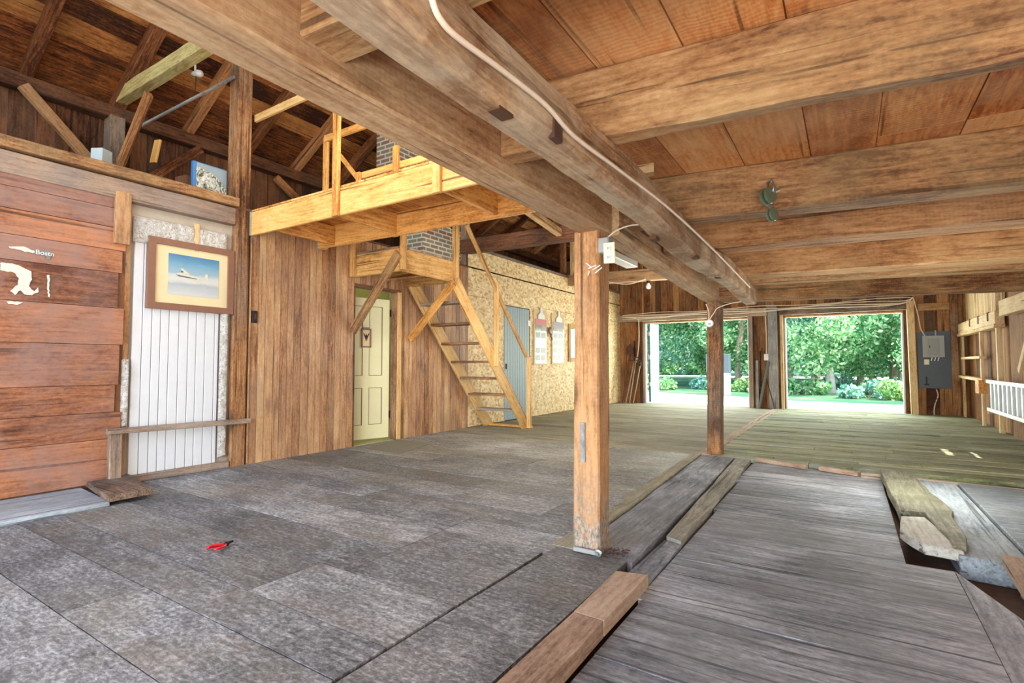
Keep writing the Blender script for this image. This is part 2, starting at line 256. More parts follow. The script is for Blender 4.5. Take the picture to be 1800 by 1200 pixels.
# ------------------------------------------------------------------ mesh helpers
class MB:
    def __init__(s): s.v=[]; s.f=[]
    def add(s,vs,fs):
        o=len(s.v); s.v+=[Vector(v) for v in vs]; s.f+=[tuple(i+o for i in f) for f in fs]; return s
    def box(s,x0,x1,y0,y1,z0,z1):
        if x0>x1:x0,x1=x1,x0
        if y0>y1:y0,y1=y1,y0
        if z0>z1:z0,z1=z1,z0
        return s.add([(x0,y0,z0),(x1,y0,z0),(x1,y1,z0),(x0,y1,z0),(x0,y0,z1),(x1,y0,z1),(x1,y1,z1),(x0,y1,z1)],
            [(0,3,2,1),(4,5,6,7),(0,1,5,4),(1,2,6,5),(2,3,7,6),(3,0,4,7)])
    def hexa(s,b,t):  # bottom quad, top quad
        return s.add(list(b)+list(t),[(0,3,2,1),(4,5,6,7),(0,1,5,4),(1,2,6,5),(2,3,7,6),(3,0,4,7)])
    def prism(s,pts,off):
        n=len(pts); pts=[Vector(p) for p in pts]; off=Vector(off)
        return s.add(pts+[p+off for p in pts],[tuple(range(n-1,-1,-1)),tuple(range(n,2*n))]+[(i,(i+1)%n,n+(i+1)%n,n+i) for i in range(n)])
    def tube(s,pts,r,n=8,closed=False):
        pts=[Vector(p) for p in pts]; o=len(s.v); N=len(pts); rs=r if isinstance(r,(list,tuple)) else [r]*N
        up=Vector((0,0,1))
        for i,p in enumerate(pts):
            d=(pts[min(i+1,N-1)]-pts[max(i-1,0)]).normalized()
            a=d.cross(up if abs(d.z)<.95 else Vector((1,0,0))).normalized(); b=d.cross(a)
            for k in range(n):
                t=2*math.pi*k/n; s.v.append(p+(a*cs(t)+b*sn(t))*rs[i])
        for i in range(N-1):
            for k in range(n):
                s.f.append((o+i*n+k,o+i*n+(k+1)%n,o+(i+1)*n+(k+1)%n,o+(i+1)*n+k))
        s.f.append(tuple(o+k for k in range(n-1,-1,-1))); s.f.append(tuple(o+(N-1)*n+k for k in range(n))); return s
    def lathe(s,c,ax,prof,n=16):
        c=Vector(c); ax=Vector(ax).normalized(); pts=[c+ax*h for h,_ in prof]
        a=ax.cross(Vector((0,0,1)) if abs(ax.z)<.9 else Vector((1,0,0))).normalized(); b=ax.cross(a); o=len(s.v)
        for p,(h,r) in zip(pts,prof):
            for k in range(n): t=2*math.pi*k/n; s.v.append(p+(a*cs(t)+b*sn(t))*max(r,1e-4))
        for i in range(len(prof)-1):
            for k in range(n): s.f.append((o+i*n+k,o+i*n+(k+1)%n,o+(i+1)*n+(k+1)%n,o+(i+1)*n+k))
        s.f.append(tuple(o+k for k in range(n-1,-1,-1))); s.f.append(tuple(o+(len(prof)-1)*n+k for k in range(n))); return s
    def build(s,name,mat,parent=None,origin=None,bevel=0,smooth=False):
        xs=[v.x for v in s.v]; ys=[v.y for v in s.v]; zs=[v.z for v in s.v]
        o=Vector(origin) if origin is not None else Vector(((min(xs)+max(xs))/2,(min(ys)+max(ys))/2,min(zs)))
        me=bpy.data.meshes.new(name); me.from_pydata([tuple(v-o) for v in s.v],[],s.f); me.update()
        bm=bmesh.new(); bm.from_mesh(me); bmesh.ops.recalc_face_normals(bm,faces=bm.faces)
        if bevel: bmesh.ops.bevel(bm,geom=bm.edges[:],offset=bevel,segments=1,affect='EDGES',clamp_overlap=True)
        bm.to_mesh(me); bm.free()
        if smooth:
            for p in me.polygons: p.use_smooth=True
        me.materials.append(mat); ob=bpy.data.objects.new(name,me); COL.objects.link(ob)
        place(ob,Matrix.Translation(o),parent); return ob
def place(ob,M,parent):
    WM[ob.name]=M
    if parent is not None:
        ob.parent=parent; ob.matrix_local=WM[parent.name].inverted()@M
    else: ob.matrix_world=M
WM={}
def tag(o,label,cat,group=None,kind=None):
    o['label']=label; o['category']=cat
    if group: o['group']=group
    if kind: o['kind']=kind
    return o
def struct(o,label,cat): return tag(o,label,cat,None,'structure')
def thing(name,loc,label,cat,group=None,kind=None):
    o=bpy.data.objects.new(name,None); COL.objects.link(o); o.empty_display_size=.1
    place(o,Matrix.Translation(Vector(loc)),None); return tag(o,label,cat,group,kind)
def member(name,p0,p1,wd,ht,mat,parent=None,rough=0.,seg=None,cham=.006,up=(0,0,1),smooth=False,seed=0,taper=None,wav=0.):
    """timber from p0 to p1 (centre line); wd sideways, ht along 'up'; its grain runs along local X"""
    p0=Vector(p0);p1=Vector(p1);d=p1-p0;L=d.length;x=d.normalized();u=Vector(up)
    if abs(x.dot(u))>.95: u=Vector((0,1,0))
    y=u.cross(x).normalized(); z=x.cross(y).normalized()
    n=seg or (max(2,int(L/.09)) if rough or wav else 1)
    o=MB(); ring=[]
    c=cham
    for i in range(n+1):
        t=i/n; a=wd/2; b=ht/2
        if taper: a*=1+(taper-1)*t; b*=1+(taper-1)*t
        pts=[(-a+c,-b),(0,-b),(a-c,-b),(a,-b+c),(a,0),(a,b-c),(a-c,b),(0,b),(-a+c,b),(-a,b-c),(-a,0),(-a,-b+c)]
        for j,(py,pz) in enumerate(pts):
            v=Vector((t*L,py,pz))
            if rough:
                q=Vector((v.x*2.2+seed*9.1,py*8,pz*8)); q2=Vector((v.x*9+seed*3.3,py*22,pz*22))
                k=noise.noise(q)*rough+noise.noise(q2)*rough*.45
                v.y+=k*(1 if py>0 else -1 if py<0 else .3); v.z+=noise.noise(q+Vector((7,7,7)))*rough*(1 if pz>0 else -1 if pz<0 else .3)
            if wav: v.y+=noise.noise(Vector((v.x*.6+seed,1.7,0)))*wav; v.z+=noise.noise(Vector((v.x*.6+seed,5.7,0)))*wav
            o.v.append(v)
    m=12
    for i in range(n):
        for j in range(m): o.f.append((i*m+j,i*m+(j+1)%m,(i+1)*m+(j+1)%m,(i+1)*m+j))
    o.f.append(tuple(range(m-1,-1,-1))); o.f.append(tuple(n*m+k for k in range(m)))
    me=bpy.data.meshes.new(name); me.from_pydata([tuple(v) for v in o.v],[],o.f); me.update()
    bm=bmesh.new(); bm.from_mesh(me); bmesh.ops.recalc_face_normals(bm,faces=bm.faces); bm.to_mesh(me); bm.free()
    if smooth:
        for p in me.polygons: p.use_smooth=True
    me.materials.append(mat); ob=bpy.data.objects.new(name,me); COL.objects.link(ob)
    M=Matrix(((x.x,y.x,z.x,p0.x),(x.y,y.y,z.y,p0.y),(x.z,y.z,z.z,p0.z),(0,0,0,1))); place(ob,M,parent); return ob
def boards(mb,u0,u1,widths,fn,gap=.004,jit=.0):
    """row of boards between u0 and u1; fn(mb,a,b,off) adds one"""
    u=u0;i=0
    while u<u1-1e-4:
        w_=widths[i%len(widths)] if isinstance(widths,list) else widths
        if not isinstance(widths,list): w_*=random.uniform(.85,1.15)
        e=min(u+w_,u1)
        if u1-e<w_*.3: e=u1
        fn(mb,u+gap/2,e-gap/2,random.uniform(-jit,jit)); u=e; i+=1
    return mb
# ================================================================== FLOOR
XL,XR,YB=-5.85,2.1,15.25
m=MB()
# bays of planks laid across the barn
seams=[-4,-3.2,-2.5,-1.9,-1.3,-.6,-.1,.45,.95,1.30,1.56,2.0,2.42,2.85,3.18,3.52,3.95,4.35,4.8,5.2,5.62,6.05,6.5,6.95]
cuts={9:-2.65,10:-2.6,11:-2.38,12:-2.39,13:-2.40,14:-3.6,8:-3.1,15:-2.0}
for i in range(len(seams)-1):
    a,b=seams[i],seams[i+1]; xe=-1.606 if b<=3.0 else -1.53 if b<=3.2 else -1.62
    c=cuts.get(i,random.uniform(-4.6,-2.4)); g=.003
    dz=random.uniform(-.003,.003)
    m.box(-6.0,c-g,a+g,b-g,-.05,dz); m.box(c+g,xe,a+g,b-g,-.05,random.uniform(-.003,.003))
floor=m.build('floor',FLOOR,origin=(0,0,0)); struct(floor,'worn grey wide plank floor of the front left bay','floor')
m=MB()
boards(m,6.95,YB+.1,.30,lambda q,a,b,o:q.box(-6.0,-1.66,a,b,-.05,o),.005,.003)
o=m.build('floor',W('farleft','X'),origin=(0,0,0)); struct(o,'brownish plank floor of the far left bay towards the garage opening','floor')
m=MB()
def far_row(q,a,b,o):
    c=random.uniform(-.8,1.6); q.box(-1.5,c-.003,a,b,-.05,o); q.box(c+.003,XR+.2,a,b,-.05,o)
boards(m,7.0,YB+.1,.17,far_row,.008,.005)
o=m.build('floor',W('far','X'),origin=(0,0,0)); struct(o,'plank floor of the far right bay, coloured with green outdoor light','floor')
# near right: great weathered slabs across, a little lower
m=MB(); yy=[-2.5,-1.2,-.3,.55,1.3,2.02,2.62,3.3,3.95,4.55,5.2,5.75,6.35,6.92]
for i in range(len(yy)-1):
    a,b=yy[i],yy[i+1]; n=26; x0_=-.90 if b<3 else -.925 if b<4.6 else -.955 if b<5.8 else -.99
    xs=[x0_+(k/n)*((.485-x0_) if b>2.3 else 3.1) for k in range(n+1)]
    if b>4.2: xs=[x0_+(k/n)*(.262-x0_) for k in range(n+1)]
    def ed(x,s): return .02*noise.noise(Vector((x*1.3,s*3.7,0)))
    for k in range(n):
        x0,x1=xs[k],xs[k+1]; h=lambda x,y:-.035+.008*noise.noise(Vector((x*2,y*2,3)))
        b_=[(x0,a+.002+ed(x0,i),-.12),(x1,a+.002+ed(x1,i),-.12),(x1,b-.002+ed(x1,i+1),-.12),(x0,b-.002+ed(x0,i+1),-.12)]
        o_=len(m.v); top=[(p[0],p[1],h(p[0],i*9)) for p in b_]
        m.hexa(b_,top)
bm_=m.build('floor',W('slab','X'),origin=(0,0,0))
b2=bmesh.new(); b2.from_mesh(bm_.data); bmesh.ops.remove_doubles(b2,verts=b2.verts,dist=.0004); 
kill=[fc for fc in b2.faces if not fc.is_valid]
b2.to_mesh(bm_.data); b2.free()
struct(bm_,'rough slab floor of weathered grey planks right of the loose strips','floor')
# soil below the gaps
m=MB(); m.box(-8.6,3.2,-4,YB+.05,-.3,-.125); o=m.build('floor',SOIL,origin=(0,0,0)); struct(o,'dark earth below the floor gaps','ground')
# long boards between the bays
def plankthing(name,quad,z0,z1,mat,label,cat='plank',jag=0,axis='Y',bev=.004,group=None):
    m=MB(); q=[Vector((p[0],p[1],0)) for p in quad]   # q0-q1 near edge, q2-q3 far edge (ccw)
    n=14
    def lerp(a,b,t): return a+(b-a)*t
    rows=[]
    for k in range(n+1):
        t=k/n; l=lerp(q[0],q[3],t); r=lerp(q[1],q[2],t)
        if jag:
            l=l+Vector((noise.noise(Vector((t*5,z1*9,len(label)))),0,0))*jag; r=r+Vector((noise.noise(Vector((t*5,4+z1*9,len(label)))),0,0))*jag
        rows.append((l,r))
    vs=[];fs=[]
    for l,r in rows: vs+=[(l.x,l.y,z0),(r.x,r.y,z0),(r.x,r.y,z1),(l.x,l.y,z1)]
    for k in range(n):
        a=k*4;b=a+4
        for j in range(4): fs.append((a+j,a+(j+1)%4,b+(j+1)%4,b+j))
    fs.append((3,2,1,0)); fs.append(tuple(n*4+j for j in range(4)))
    m.add(vs,fs); o=m.build(name,mat); tag(o,label,cat,group); return o
plankthing('floor_plank',[(-1.602,-1.5),(-1.10,-1.5),(-1.115,2.98),(-1.58,2.98)],-.08,-.001,FLOOR,'long grey floor board ending at the foot of the near post',jag=.006)
plankthing('floor_plank',[(-1.45,2.99),(-1.085,2.99),(-1.215,7.0),(-1.60,7.0)],-.08,-.006,W('slab','Y'),'wide grey floor board running from the near post to the far post',jag=.015)
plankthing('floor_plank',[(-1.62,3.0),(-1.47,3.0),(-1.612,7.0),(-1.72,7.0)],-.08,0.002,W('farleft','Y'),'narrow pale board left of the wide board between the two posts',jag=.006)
plankthing('floor_plank',[(-1.66,7.0),(-1.50,7.0),(-1.50,YB),(-1.66,YB)],-.08,.004,W('fresh','Y'),'pale straight board running from the far post to the garage openings')
plankthing('floor_plank',[(-1.055,-1.2),(-.885,-1.2),(-.925,2.18),(-1.072,2.185)],-.04,.03,W('fresh','Y'),'brown loose plank in the floor trench, nearest of the pair with a saw cut between')
plankthing('floor_plank',[(-1.074,2.195),(-.925,2.19),(-.922,2.78),(-1.086,2.74)],-.04,.03,W('fresh','Y'),'short brown loose plank in the floor trench beyond the saw cut')
plankthing('floor_plank',[(-1.075,2.75),(-.93,2.80),(-.94,3.51),(-1.06,3.55)],-.08,-.025,W('slab','Y'),'sunken grey plank piece in the floor trench beside the near post')
plankthing('floor_plank',[(-1.055,3.57),(-.945,3.52),(-1.02,6.95),(-1.19,6.95)],-.08,-.004,W('slabw','Y'),'long narrow plank along the dark gap toward the far post',jag=.01)
# threshold pieces at the change of level
def bar(name,a,b,wd,z0,z1,mat,label,cat='plank'):
    a=Vector(a);b=Vector(b); o=member(name,(a.x,a.y,(z0+z1)/2),(b.x,b.y,(z0+z1)/2),wd,z1-z0,mat); tag(o,label,cat); return o
bar('edge_board',(-.97,7.01),(-.42,6.78),.05,-.03,.02,W('fresh'),'pale edge board at the step beside the far post')
bar('edge_board',(-.29,6.80),(.07,6.66),.06,-.03,.02,W('fresh'),'short pale edge board right of the one beside the far post')
bar('edge_board',(.09,6.66),(2.1,6.50),.06,-.06,.015,W('weather'),'long brown edge board behind the blue-grey slabs')
# right side slabs
def slab(name,poly,z0,z1,mat,label,cat='slab',r=.0,n=6):
    m=MB(); 
    P=[]; 
    for i in range(len(poly)):
        a=Vector((*poly[i],0));b=Vector((*poly[(i+1)%len(poly)],0))
        for k in range(n):
            p=a.lerp(b,k/n)
            if r: p+=Vector((noise.noise(p*4+Vector((len(label),0,0))),noise.noise(p*4+Vector((0,len(label),0))),0))*r
            P.append(Vector((p.x,p.y,z0)))
    m.prism(P,(0,0,z1-z0)); o=m.build(name,mat,bevel=.006 if r else .003); tag(o,label,cat); return o
slab('floor_slab',[(.53,4.10),(.86,4.06),(.835,6.50),(.50,6.56)],-.12,.015,W('bluegrey','Y'),'smooth blue-grey slab right of the rotten log slab',r=.002)
slab('floor_slab',[(.875,4.06),(2.06,4.0),(2.06,6.42),(.85,6.49)],-.12,.03,W('bluegrey','X'),'pale stained slab at the right beyond the long crack',r=.003)
slab('floor_slab',[(.9,2.35),(2.06,2.3),(2.06,3.9),(.76,3.95)],-.12,-.02,W('bluegrey','X'),'pale slab showing at the right edge behind the loose plank',r=.01)
o=slab('rotten_slab',[(.25,6.72),(.50,6.74),(.62,5.3),(.60,4.2),(.52,4.18),(.46,4.95),(.31,4.92)],-.03,.055,W('rot','Y'),'mossy rotten split log slab lying along the floor edge',r=.03)
o=slab('rotten_slab',[(.30,4.84),(.45,4.9),(.50,4.5),(.56,4.12),(.36,4.16),(.27,4.45)],-.03,.035,W('rot','Y'),'short broken piece at the near end of the rotten log slab',r=.02)
plankthing('loose_plank',[(.69,3.35),(.79,3.30),(.85,4.06),(.72,4.10)],.0,.06,W('fresh','Y'),'short pale loose plank over the dark hole at the right edge')
plankthing('floor_plank',[(.488,2.3),(.72,2.3),(.68,3.3),(.49,3.95)],-.12,-.038,W('slab','Y'),'dark plank along the hole at the lower right edge',jag=.0)
# stone-like hump left out: step boards at the left wall
plankthing('step_board',[(-5.93,-1.5),(-5.05,-1.5),(-5.08,1.86),(-5.95,1.93)],.0,.035,W('bluegrey','Y'),'long grey board lying on the floor against the plank wall')
slab('step_block',[(-5.98,1.98),(-5.05,1.84),(-5.06,2.16),(-5.93,2.32)],.035,.085,W('weather','X'),'short thick grey plank lying across the end of the long board',cat='plank',n=1)
slab('door_mat',[(-5.52,4.92),(-4.84,4.86),(-5.12,5.75),(-5.80,5.82)],.0,.012,MAT,'thin flat brown mat in front of the open cream door',cat='mat',n=2)
# ================================================================== LEFT WALL
def vb(q,x0,x1,z0,z1,thk=0):
    return lambda q,a,b,o:q.box(x0+o,x1+o,a,b,z0,z1)
wall=thing('wall_left',(XL,0,0),'left wall of stained planks, tongue-and-groove boards and chipboard','wall',kind='structure')
# horizontal plank section
m=MB(); zs=[.05,.453,.70,.955,1.333,1.683,2.02,2.235,2.45,2.635,2.76]; 
for i in range(len(zs)-1):
    e=2.18+.03*math.sin(i*2.1); o_=random.uniform(-.006,.006)
    m.box(XL-.03+o_,XL+o_,-4,e,zs[i]+.003,zs[i+1]-.002)
m.build('plank_section',W('plank','Y'),wall,origin=(XL,0,0))
m=MB(); m.box(XL-.06,XL-.032,-4,2.22,0,2.8); m.build('backing',W('dark','Z'),wall)
# tongue-and-groove sections
m=MB()
boards(m,3.46,4.99,.098,lambda q,a,b,o:q.box(XL-.02+o,XL+o,a,b,0.0,2.93),.006,.002)
m.build('board_section',W('tg','Z'),wall,origin=(XL,0,0))
m=MB(); boards(m,5.90,7.63,.098,lambda q,a,b,o:q.box(XL-.02+o,XL+o,a,b,0.0,2.93),.006,.002)
boards(m,4.99,5.90,.098,lambda q,a,b,o:q.box(XL-.02+o,XL+o,a,b,2.26,2.93),.006,.002)
m.build('board_section',W('tg','Z'),wall,origin=(XL,0,0))
m=MB(); m.box(XL-.06,XL-.024,3.44,4.99,0,2.93); m.box(XL-.06,XL-.024,5.9,7.63,0,2.93); m.box(XL-.06,XL-.024,4.99,5.9,2.26,2.93); m.build('backing',W('dark','Z'),wall)
# chipboard section
m=MB(); ys=[7.63,8.85,9.85,10.35,11.55,12.77,14.0,YB]
for i in range(len(ys)-1):
    a,b=ys[i]+.003,ys[i+1]-.003
    if i==1: m.box(XL-.015,XL,a,b,2.36,3.30); continue
    m.box(XL-.015,XL,a,b,0.01,2.42); m.box(XL-.015,XL,a,b,2.426,3.30)
m.build('chipboard_section',OSB,wall,origin=(XL,0,0))
m=MB(); m.box(XL-.06,XL-.02,7.63,8.8,0,3.3); m.box(XL-.06,XL-.02,9.85,YB,0,3.3); m.box(XL-.06,XL-.02,8.8,9.85,2.36,3.3); m.build('backing',W('dark','Z'),wall)
o=member('cap_rail',(XL-.02,7.63,3.33),(XL-.02,YB,3.33),.10,.05,W('weather'),wall)
# header timber and ledge above planks
o=member('wall_timber',(XL-.06,-4,2.83),(XL-.06,3.26,2.83),.16,.19,W('timber'),rough=.006,seed=2); tag(o,'grey weathered horizontal timber above the stained plank wall','beam')
o=member('ledge_board',(XL-.04,-4,2.99),(XL-.04,3.28,2.99),.20,.10,W('joist')); tag(o,'orange-brown ledge board along the loft edge on top of the weathered timber','board')
# recess with white beadboard panel
wp=thing('boarded_door',(XL-.05,2.7,.05),'white grooved beadboard panel closing the old doorway under the picture','door')
m=MB(); boards(m,2.30,3.14,.0935,lambda q,a,b,o:q.box(XL-.075,XL-.05,a,b,.07,2.62),.007,0); m.build('beadboard',WHITE,wp,bevel=.003)
m=MB(); m.box(XL-.10,XL-.078,2.2,3.3,.0,2.75); m.build('backing',plain('groove_tan',lin(178,166,150),.8),wp)
def foil(y0,y1,z0,z1,label):
    m=MB(); n=18; k=max(3,int(18*(z1-z0)/(y1-y0)) if (y1-y0)>.2 else 60); vs=[];fs=[]
    if y1-y0<.2: n=4
    for i in range(k+1):
        for j in range(n+1):
            y=y0+(y1-y0)*j/n; z=z0+(z1-z0)*i/k; b=min(j,n-j,i,k-i); x=XL-.04+(.03+.025*noise.noise(Vector((y*17,z*17,1))))*(1 if b>0 else 0)
            vs.append((x,y,z))
    for i in range(k):
        for j in range(n): a=i*(n+1)+j; fs.append((a,a+1,a+n+2,a+n+1))
    bb=len(vs); vs+=[(XL-.05,y0,z0),(XL-.05,y1,z0),(XL-.05,y1,z1),(XL-.05,y0,z1)]; fs+=[(bb,bb+3,bb+2,bb+1)]
    m.add(vs,fs); o=m.build('insulation_batt',FOIL,smooth=True); tag(o,label,'insulation')
foil(2.28,2.86,2.36,2.62,'crumpled silver insulation above the white panel, wider left piece')
foil(2.89,3.20,2.40,2.62,'crumpled silver insulation above the white panel, right piece by the tall post')
foil(3.15,3.24,.12,1.80,'narrow strip of torn insulation between white panel and tall post')
foil(2.21,2.28,.55,1.2,'narrow shred of insulation left of the white panel')
o=member('stud_piece',(XL-.03,2.87,2.36),(XL-.03,2.87,2.66),.035,.05,W('stud')); tag(o,'short pale stud between the two insulation pieces','stud')
o=member('jamb_board',(XL-.06,2.235,.02),(XL-.06,2.235,2.72),.05,.07,W('post')); tag(o,'brown jamb board at the left side of the white panel','board')
o=member('wall_batten',(XL+.02,2.165,2.30),(XL+.02,2.165,2.80),.04,.13,W('post'),up=(0,1,0)); tag(o,'short brown batten nailed beside the top left of the white panel','batten')
o=member('rail_post',(XL+.03,2.16,0.0),(XL+.03,2.16,.50),.06,.10,W('weather'),up=(0,1,0),rough=.003); tag(o,'short weathered stub post under the left end of the low rail','post')
o=member('low_rail',(XL+.06,2.08,.525),(XL+.06,3.46,.505),.05,.055,W('weather'),rough=.002); tag(o,'low weathered wooden rail across the white panel','rail')
o=member('sill_board',(XL-.03,2.26,.035),(XL-.03,3.26,.035),.06,.07,W('weather')); tag(o,'weathered sill under the white panel','sill')
# tall corner post
o=member('timber_post',(XL-.10,3.36,0),(XL-.10,3.36,6.0),.20,.165,W('post'),up=(0,1,0),rough=.003,seed=5); tag(o,'tall brown post rising from the floor past the loft ledge','post')
lp=member('trim_strip',(XL+.015,3.462,0.02),(XL+.015,3.462,2.62),.012,.02,W('joist'),up=(0,1,0)); tag(lp,'thin edge strip between tall post and grooved boards','trim')
sw=thing('light_switch',PX(446,556,XL+.02),'small black switch box on the grooved wall beside the tall post','switch')
c=PX(446,556,XL); m=MB(); m.box(XL,XL+.03,c.y-.03,c.y+.03,c.z-.075,c.z+.065); m.build('plate',IRON,sw,bevel=.004)
m=MB(); m.box(XL+.03,XL+.036,c.y-.012,c.y+.012,c.z-.035,c.z+.03); m.build('toggle',RUST,sw)
# doorway + cream door
dj=thing('door_frame',(XL,5.45,0),'brown wooden frame of the doorway with the cream door','door frame')
member('jamb',(XL-.03,5.83,0),(XL-.03,5.83,2.26),.10,.10,W('tg'),dj,up=(0,1,0)); member('casing',(XL+.015,5.86,0),(XL+.015,5.86,2.26),.03,.09,W('pine'),dj,up=(0,1,0))
member('jamb',(XL-.04,5.005,0),(XL-.04,5.005,2.26),.08,.03,W('dark'),dj,up=(0,1,0)); member('lintel',(XL-.03,5.0,2.27),(XL-.03,5.88,2.27),.10,.05,W('dark'),dj)
dr=thing('door_1',(XL-.09,5.76,0),'cream four-panel wooden door standing ajar under the landing','door',kind='structure')
dq=Vector((XL-.09,5.76,0)); ang=math.radians(17); dy=Vector((-sn(ang),-cs(ang),0)); dx=Vector((cs(ang),-sn(ang),0)); DW,DH=.76,2.14
def dbox(m,a,b,z0,z1,d0,d1):
    P=[dq+dy*a+dx*d0,dq+dy*b+dx*d0,dq+dy*b+dx*d1,dq+dy*a+dx*d1]
    m.hexa([Vector((p.x,p.y,z0)) for p in P],[Vector((p.x,p.y,z1)) for p in P])
m=MB(); dbox(m,0,DW,.04,DH,-.035,-.012)
for a,b,z0,z1 in [(0,.115,.04,DH),(DW-.115,DW,.04,DH),(.115,DW-.115,.04,.25),(.115,DW-.115,.80,.98),(.115,DW-.115,DH-.12,DH),(DW/2-.05,DW/2+.05,.25,.80),(DW/2-.05,DW/2+.05,.98,DH-.12)]: dbox(m,a,b,z0,z1,-.012,0)
dleaf=m.build('door_leaf',CREAM,dr)
m=MB()
for a0,a1 in ((.115,DW/2-.05),(DW/2+.05,DW-.115)):
    for z0,z1 in ((.25,.80),(.98,DH-.12)):
        t=.006
        for q in ((a0,a0+t,z0,z1),(a1-t,a1,z0,z1),(a0,a1,z0,z0+t),(a0,a1,z1-t,z1)): dbox(m,*q,-.012,.001)
m.build('panel_moulding',GROOVE,dleaf)
k=dq+dy*(DW-.05)+dx*.03; m=MB(); m.lathe(k+Vector((0,0,.98))-dx*.03,dx,[(0,.012),(.02,.01),(.025,.024),(.045,.026),(.055,.015)],12); m.build('door_knob',IRON,dleaf,smooth=True)
m=MB(); dbox(m,DW-.065,DW-.04,.80,.87,0,.004); m.build('keyhole_plate',IRON,dleaf)
for z in (.33,1.88):
    m=MB(); dbox(m,-.03,.0,z,z+.11,-.03,.006); m.build('hinge',IRON,dr)
e=thing('small_picture',dq+dy*(DW*.5)+Vector((0,0,1.5)),'small brown framed eagle emblem hanging on the cream door','picture')
a0,z0=DW/2-.075,1.40
m=MB(); 
for q in ((a0,a0+.15,z0,z0+.02),(a0,a0+.15,z0+.26,z0+.28),(a0,a0+.02,z0,z0+.28),(a0+.13,a0+.15,z0,z0+.28),(a0+.03,a0+.12,z0+.28,z0+.30)): dbox(m,*q,.001,.018)
m.build('frame',FRAME,e); m=MB(); dbox(m,a0+.02,a0+.13,z0+.02,z0+.26,.001,.008); m.build('print',CARD,e)
m=MB(); cc=a0+.075
def dpoly(m,pts,d0,d1):
    P=[dq+dy*a+dx*d0+Vector((0,0,z)) for a,z in pts]; m.prism(P,dx*(d1-d0))
dpoly(m,[(cc-.012,1.5),(cc+.012,1.5),(cc+.02,1.54),(cc+.045,1.6),(cc+.04,1.62),(cc+.015,1.575),(cc,1.61),(cc-.015,1.575),(cc-.04,1.62),(cc-.045,1.6),(cc-.02,1.54)],.008,.011)
m.build('eagle_emblem',IRON,e); m=MB(); dpoly(m,[(cc-.012,1.5),(cc+.012,1.5),(cc+.014,1.53),(cc-.014,1.53)],.0115,.013); m.build('shield',RED,e)
m=MB(); dbox(m,DW-.10,DW-.06,1.50,1.63,.001,.004); o=m.build('sticker',plain('red_sticker',lin(216,84,72),.5)); tag(o,'small red sticker near the left edge of the cream door','sticker')
# room behind the doorway
m=MB(); m.box(-8.5,-8.45,3.2,8.2,0,2.9); o=m.build('wall_room',WALLG); struct(o,'yellow-green wall of the room behind the cream door','wall')
m=MB(); m.box(-8.45,XL-.06,8.15,8.2,0,2.9); m.box(-8.45,XL-.06,3.55,3.6,0,2.9); o=m.build('wall_room',WALLG); struct(o,'side walls of the room behind the cream door','wall')
m=MB(); m.box(-8.45,XL-.0,4.995,5.86,-.02,.006); m.box(-8.45,XL-.07,3.6,8.15,-.02,.005); o=m.build('floor',LINO); struct(o,'yellowish floor seen through the doorway','floor')
# blue-grey plank door in the chipboard
bd=thing('door_2',(XL,9.3,0),'closed blue-grey plank door in the chipboard wall behind the stairs','door',kind='structure')
m=MB(); boards(m,8.82,9.80,.095,lambda q,a,b,o:q.box(XL-.02,XL+.012,a,b,.02,2.34),.008,0); m.build('planks',BLUEG,bd,bevel=.002)
m=MB(); m.box(XL-.05,XL-.022,8.8,9.86,0,2.38); m.build('backing',IRON,bd)
for z in (.45,1.98):
    m=MB(); m.box(XL+.012,XL+.022,9.74,9.84,z,z+.12); m.build('hinge',WPLAST,bd)
m=MB(); m.box(XL+.012,XL+.03,8.87,8.89,1.05,1.16); m.build('latch',IRON,bd)
# hanging clipboard boards
def clip(y0,y1,z0,z1,band,label):
    t=thing('clipboard',(XL,(y0+y1)/2,z0),label,'clipboard','tall boards on the chipboard wall' if 0 else None)
    m=MB(); m.box(XL+.003,XL+.02,y0,y1,z0,z1); m.build('board',plain('tan_hardboard',lin(206,176,124),.5),t,bevel=.004)
    yc=(y0+y1)/2+.02; h=z1-z0
    m=MB(); m.box(XL+.021,XL+.025,y0+.05,y1-.03,z0+.04,z1-.17*h); post_=m.build('poster',plain('grey_green_print',lin(146,156,140),.12,nz=.3,scale=9,spec=.8),t)
    m=MB(); m.box(XL+.026,XL+.028,y0+.05,y1-.03,z1-.17*h-.14,z1-.17*h); m.build('title_band',band,post_)
    for i in range(5):
        for j in range(2):
            if random.random()<.75: a=y0+.08+j*(y1-y0)*.42; z=z0+.10+i*.17; m=MB(); m.box(XL+.0255,XL+.0275,a,a+(y1-y0)*.34,z,z+.125); m.build('printed_picture',plain('grey_print',lin(132,126,122),.3,nz=.3,scale=20),post_)
    m=MB(); P=[(yc-.15,z1-.17*h),(yc+.15,z1-.17*h),(yc+.15,z1-.10*h),(yc+.05,z1-.05*h),(yc+.045,z1+.03*h),(yc+.02,z1+.05*h),(yc-.02,z1+.05*h),(yc-.045,z1+.03*h),(yc-.05,z1-.05*h),(yc-.15,z1-.10*h)]
    m.prism([(XL+.028,a,b) for a,b in P],(.014,0,0)); m.build('clip',WPLAST,t,bevel=.003)
clip(9.98,10.58,1.13,2.38,plain('red_band',lin(196,92,100),.4),'tall clipboard with a red-topped poster on the chipboard wall')
clip(10.82,11.46,1.15,2.36,plain('violet_grey_band',lin(150,140,150),.4),'tall clipboard with a grey-topped poster behind the near post')
b=thing('hand_brush',(XL,10.70,1.75),'small brown wooden brush hanging between the two clipboards','brush')
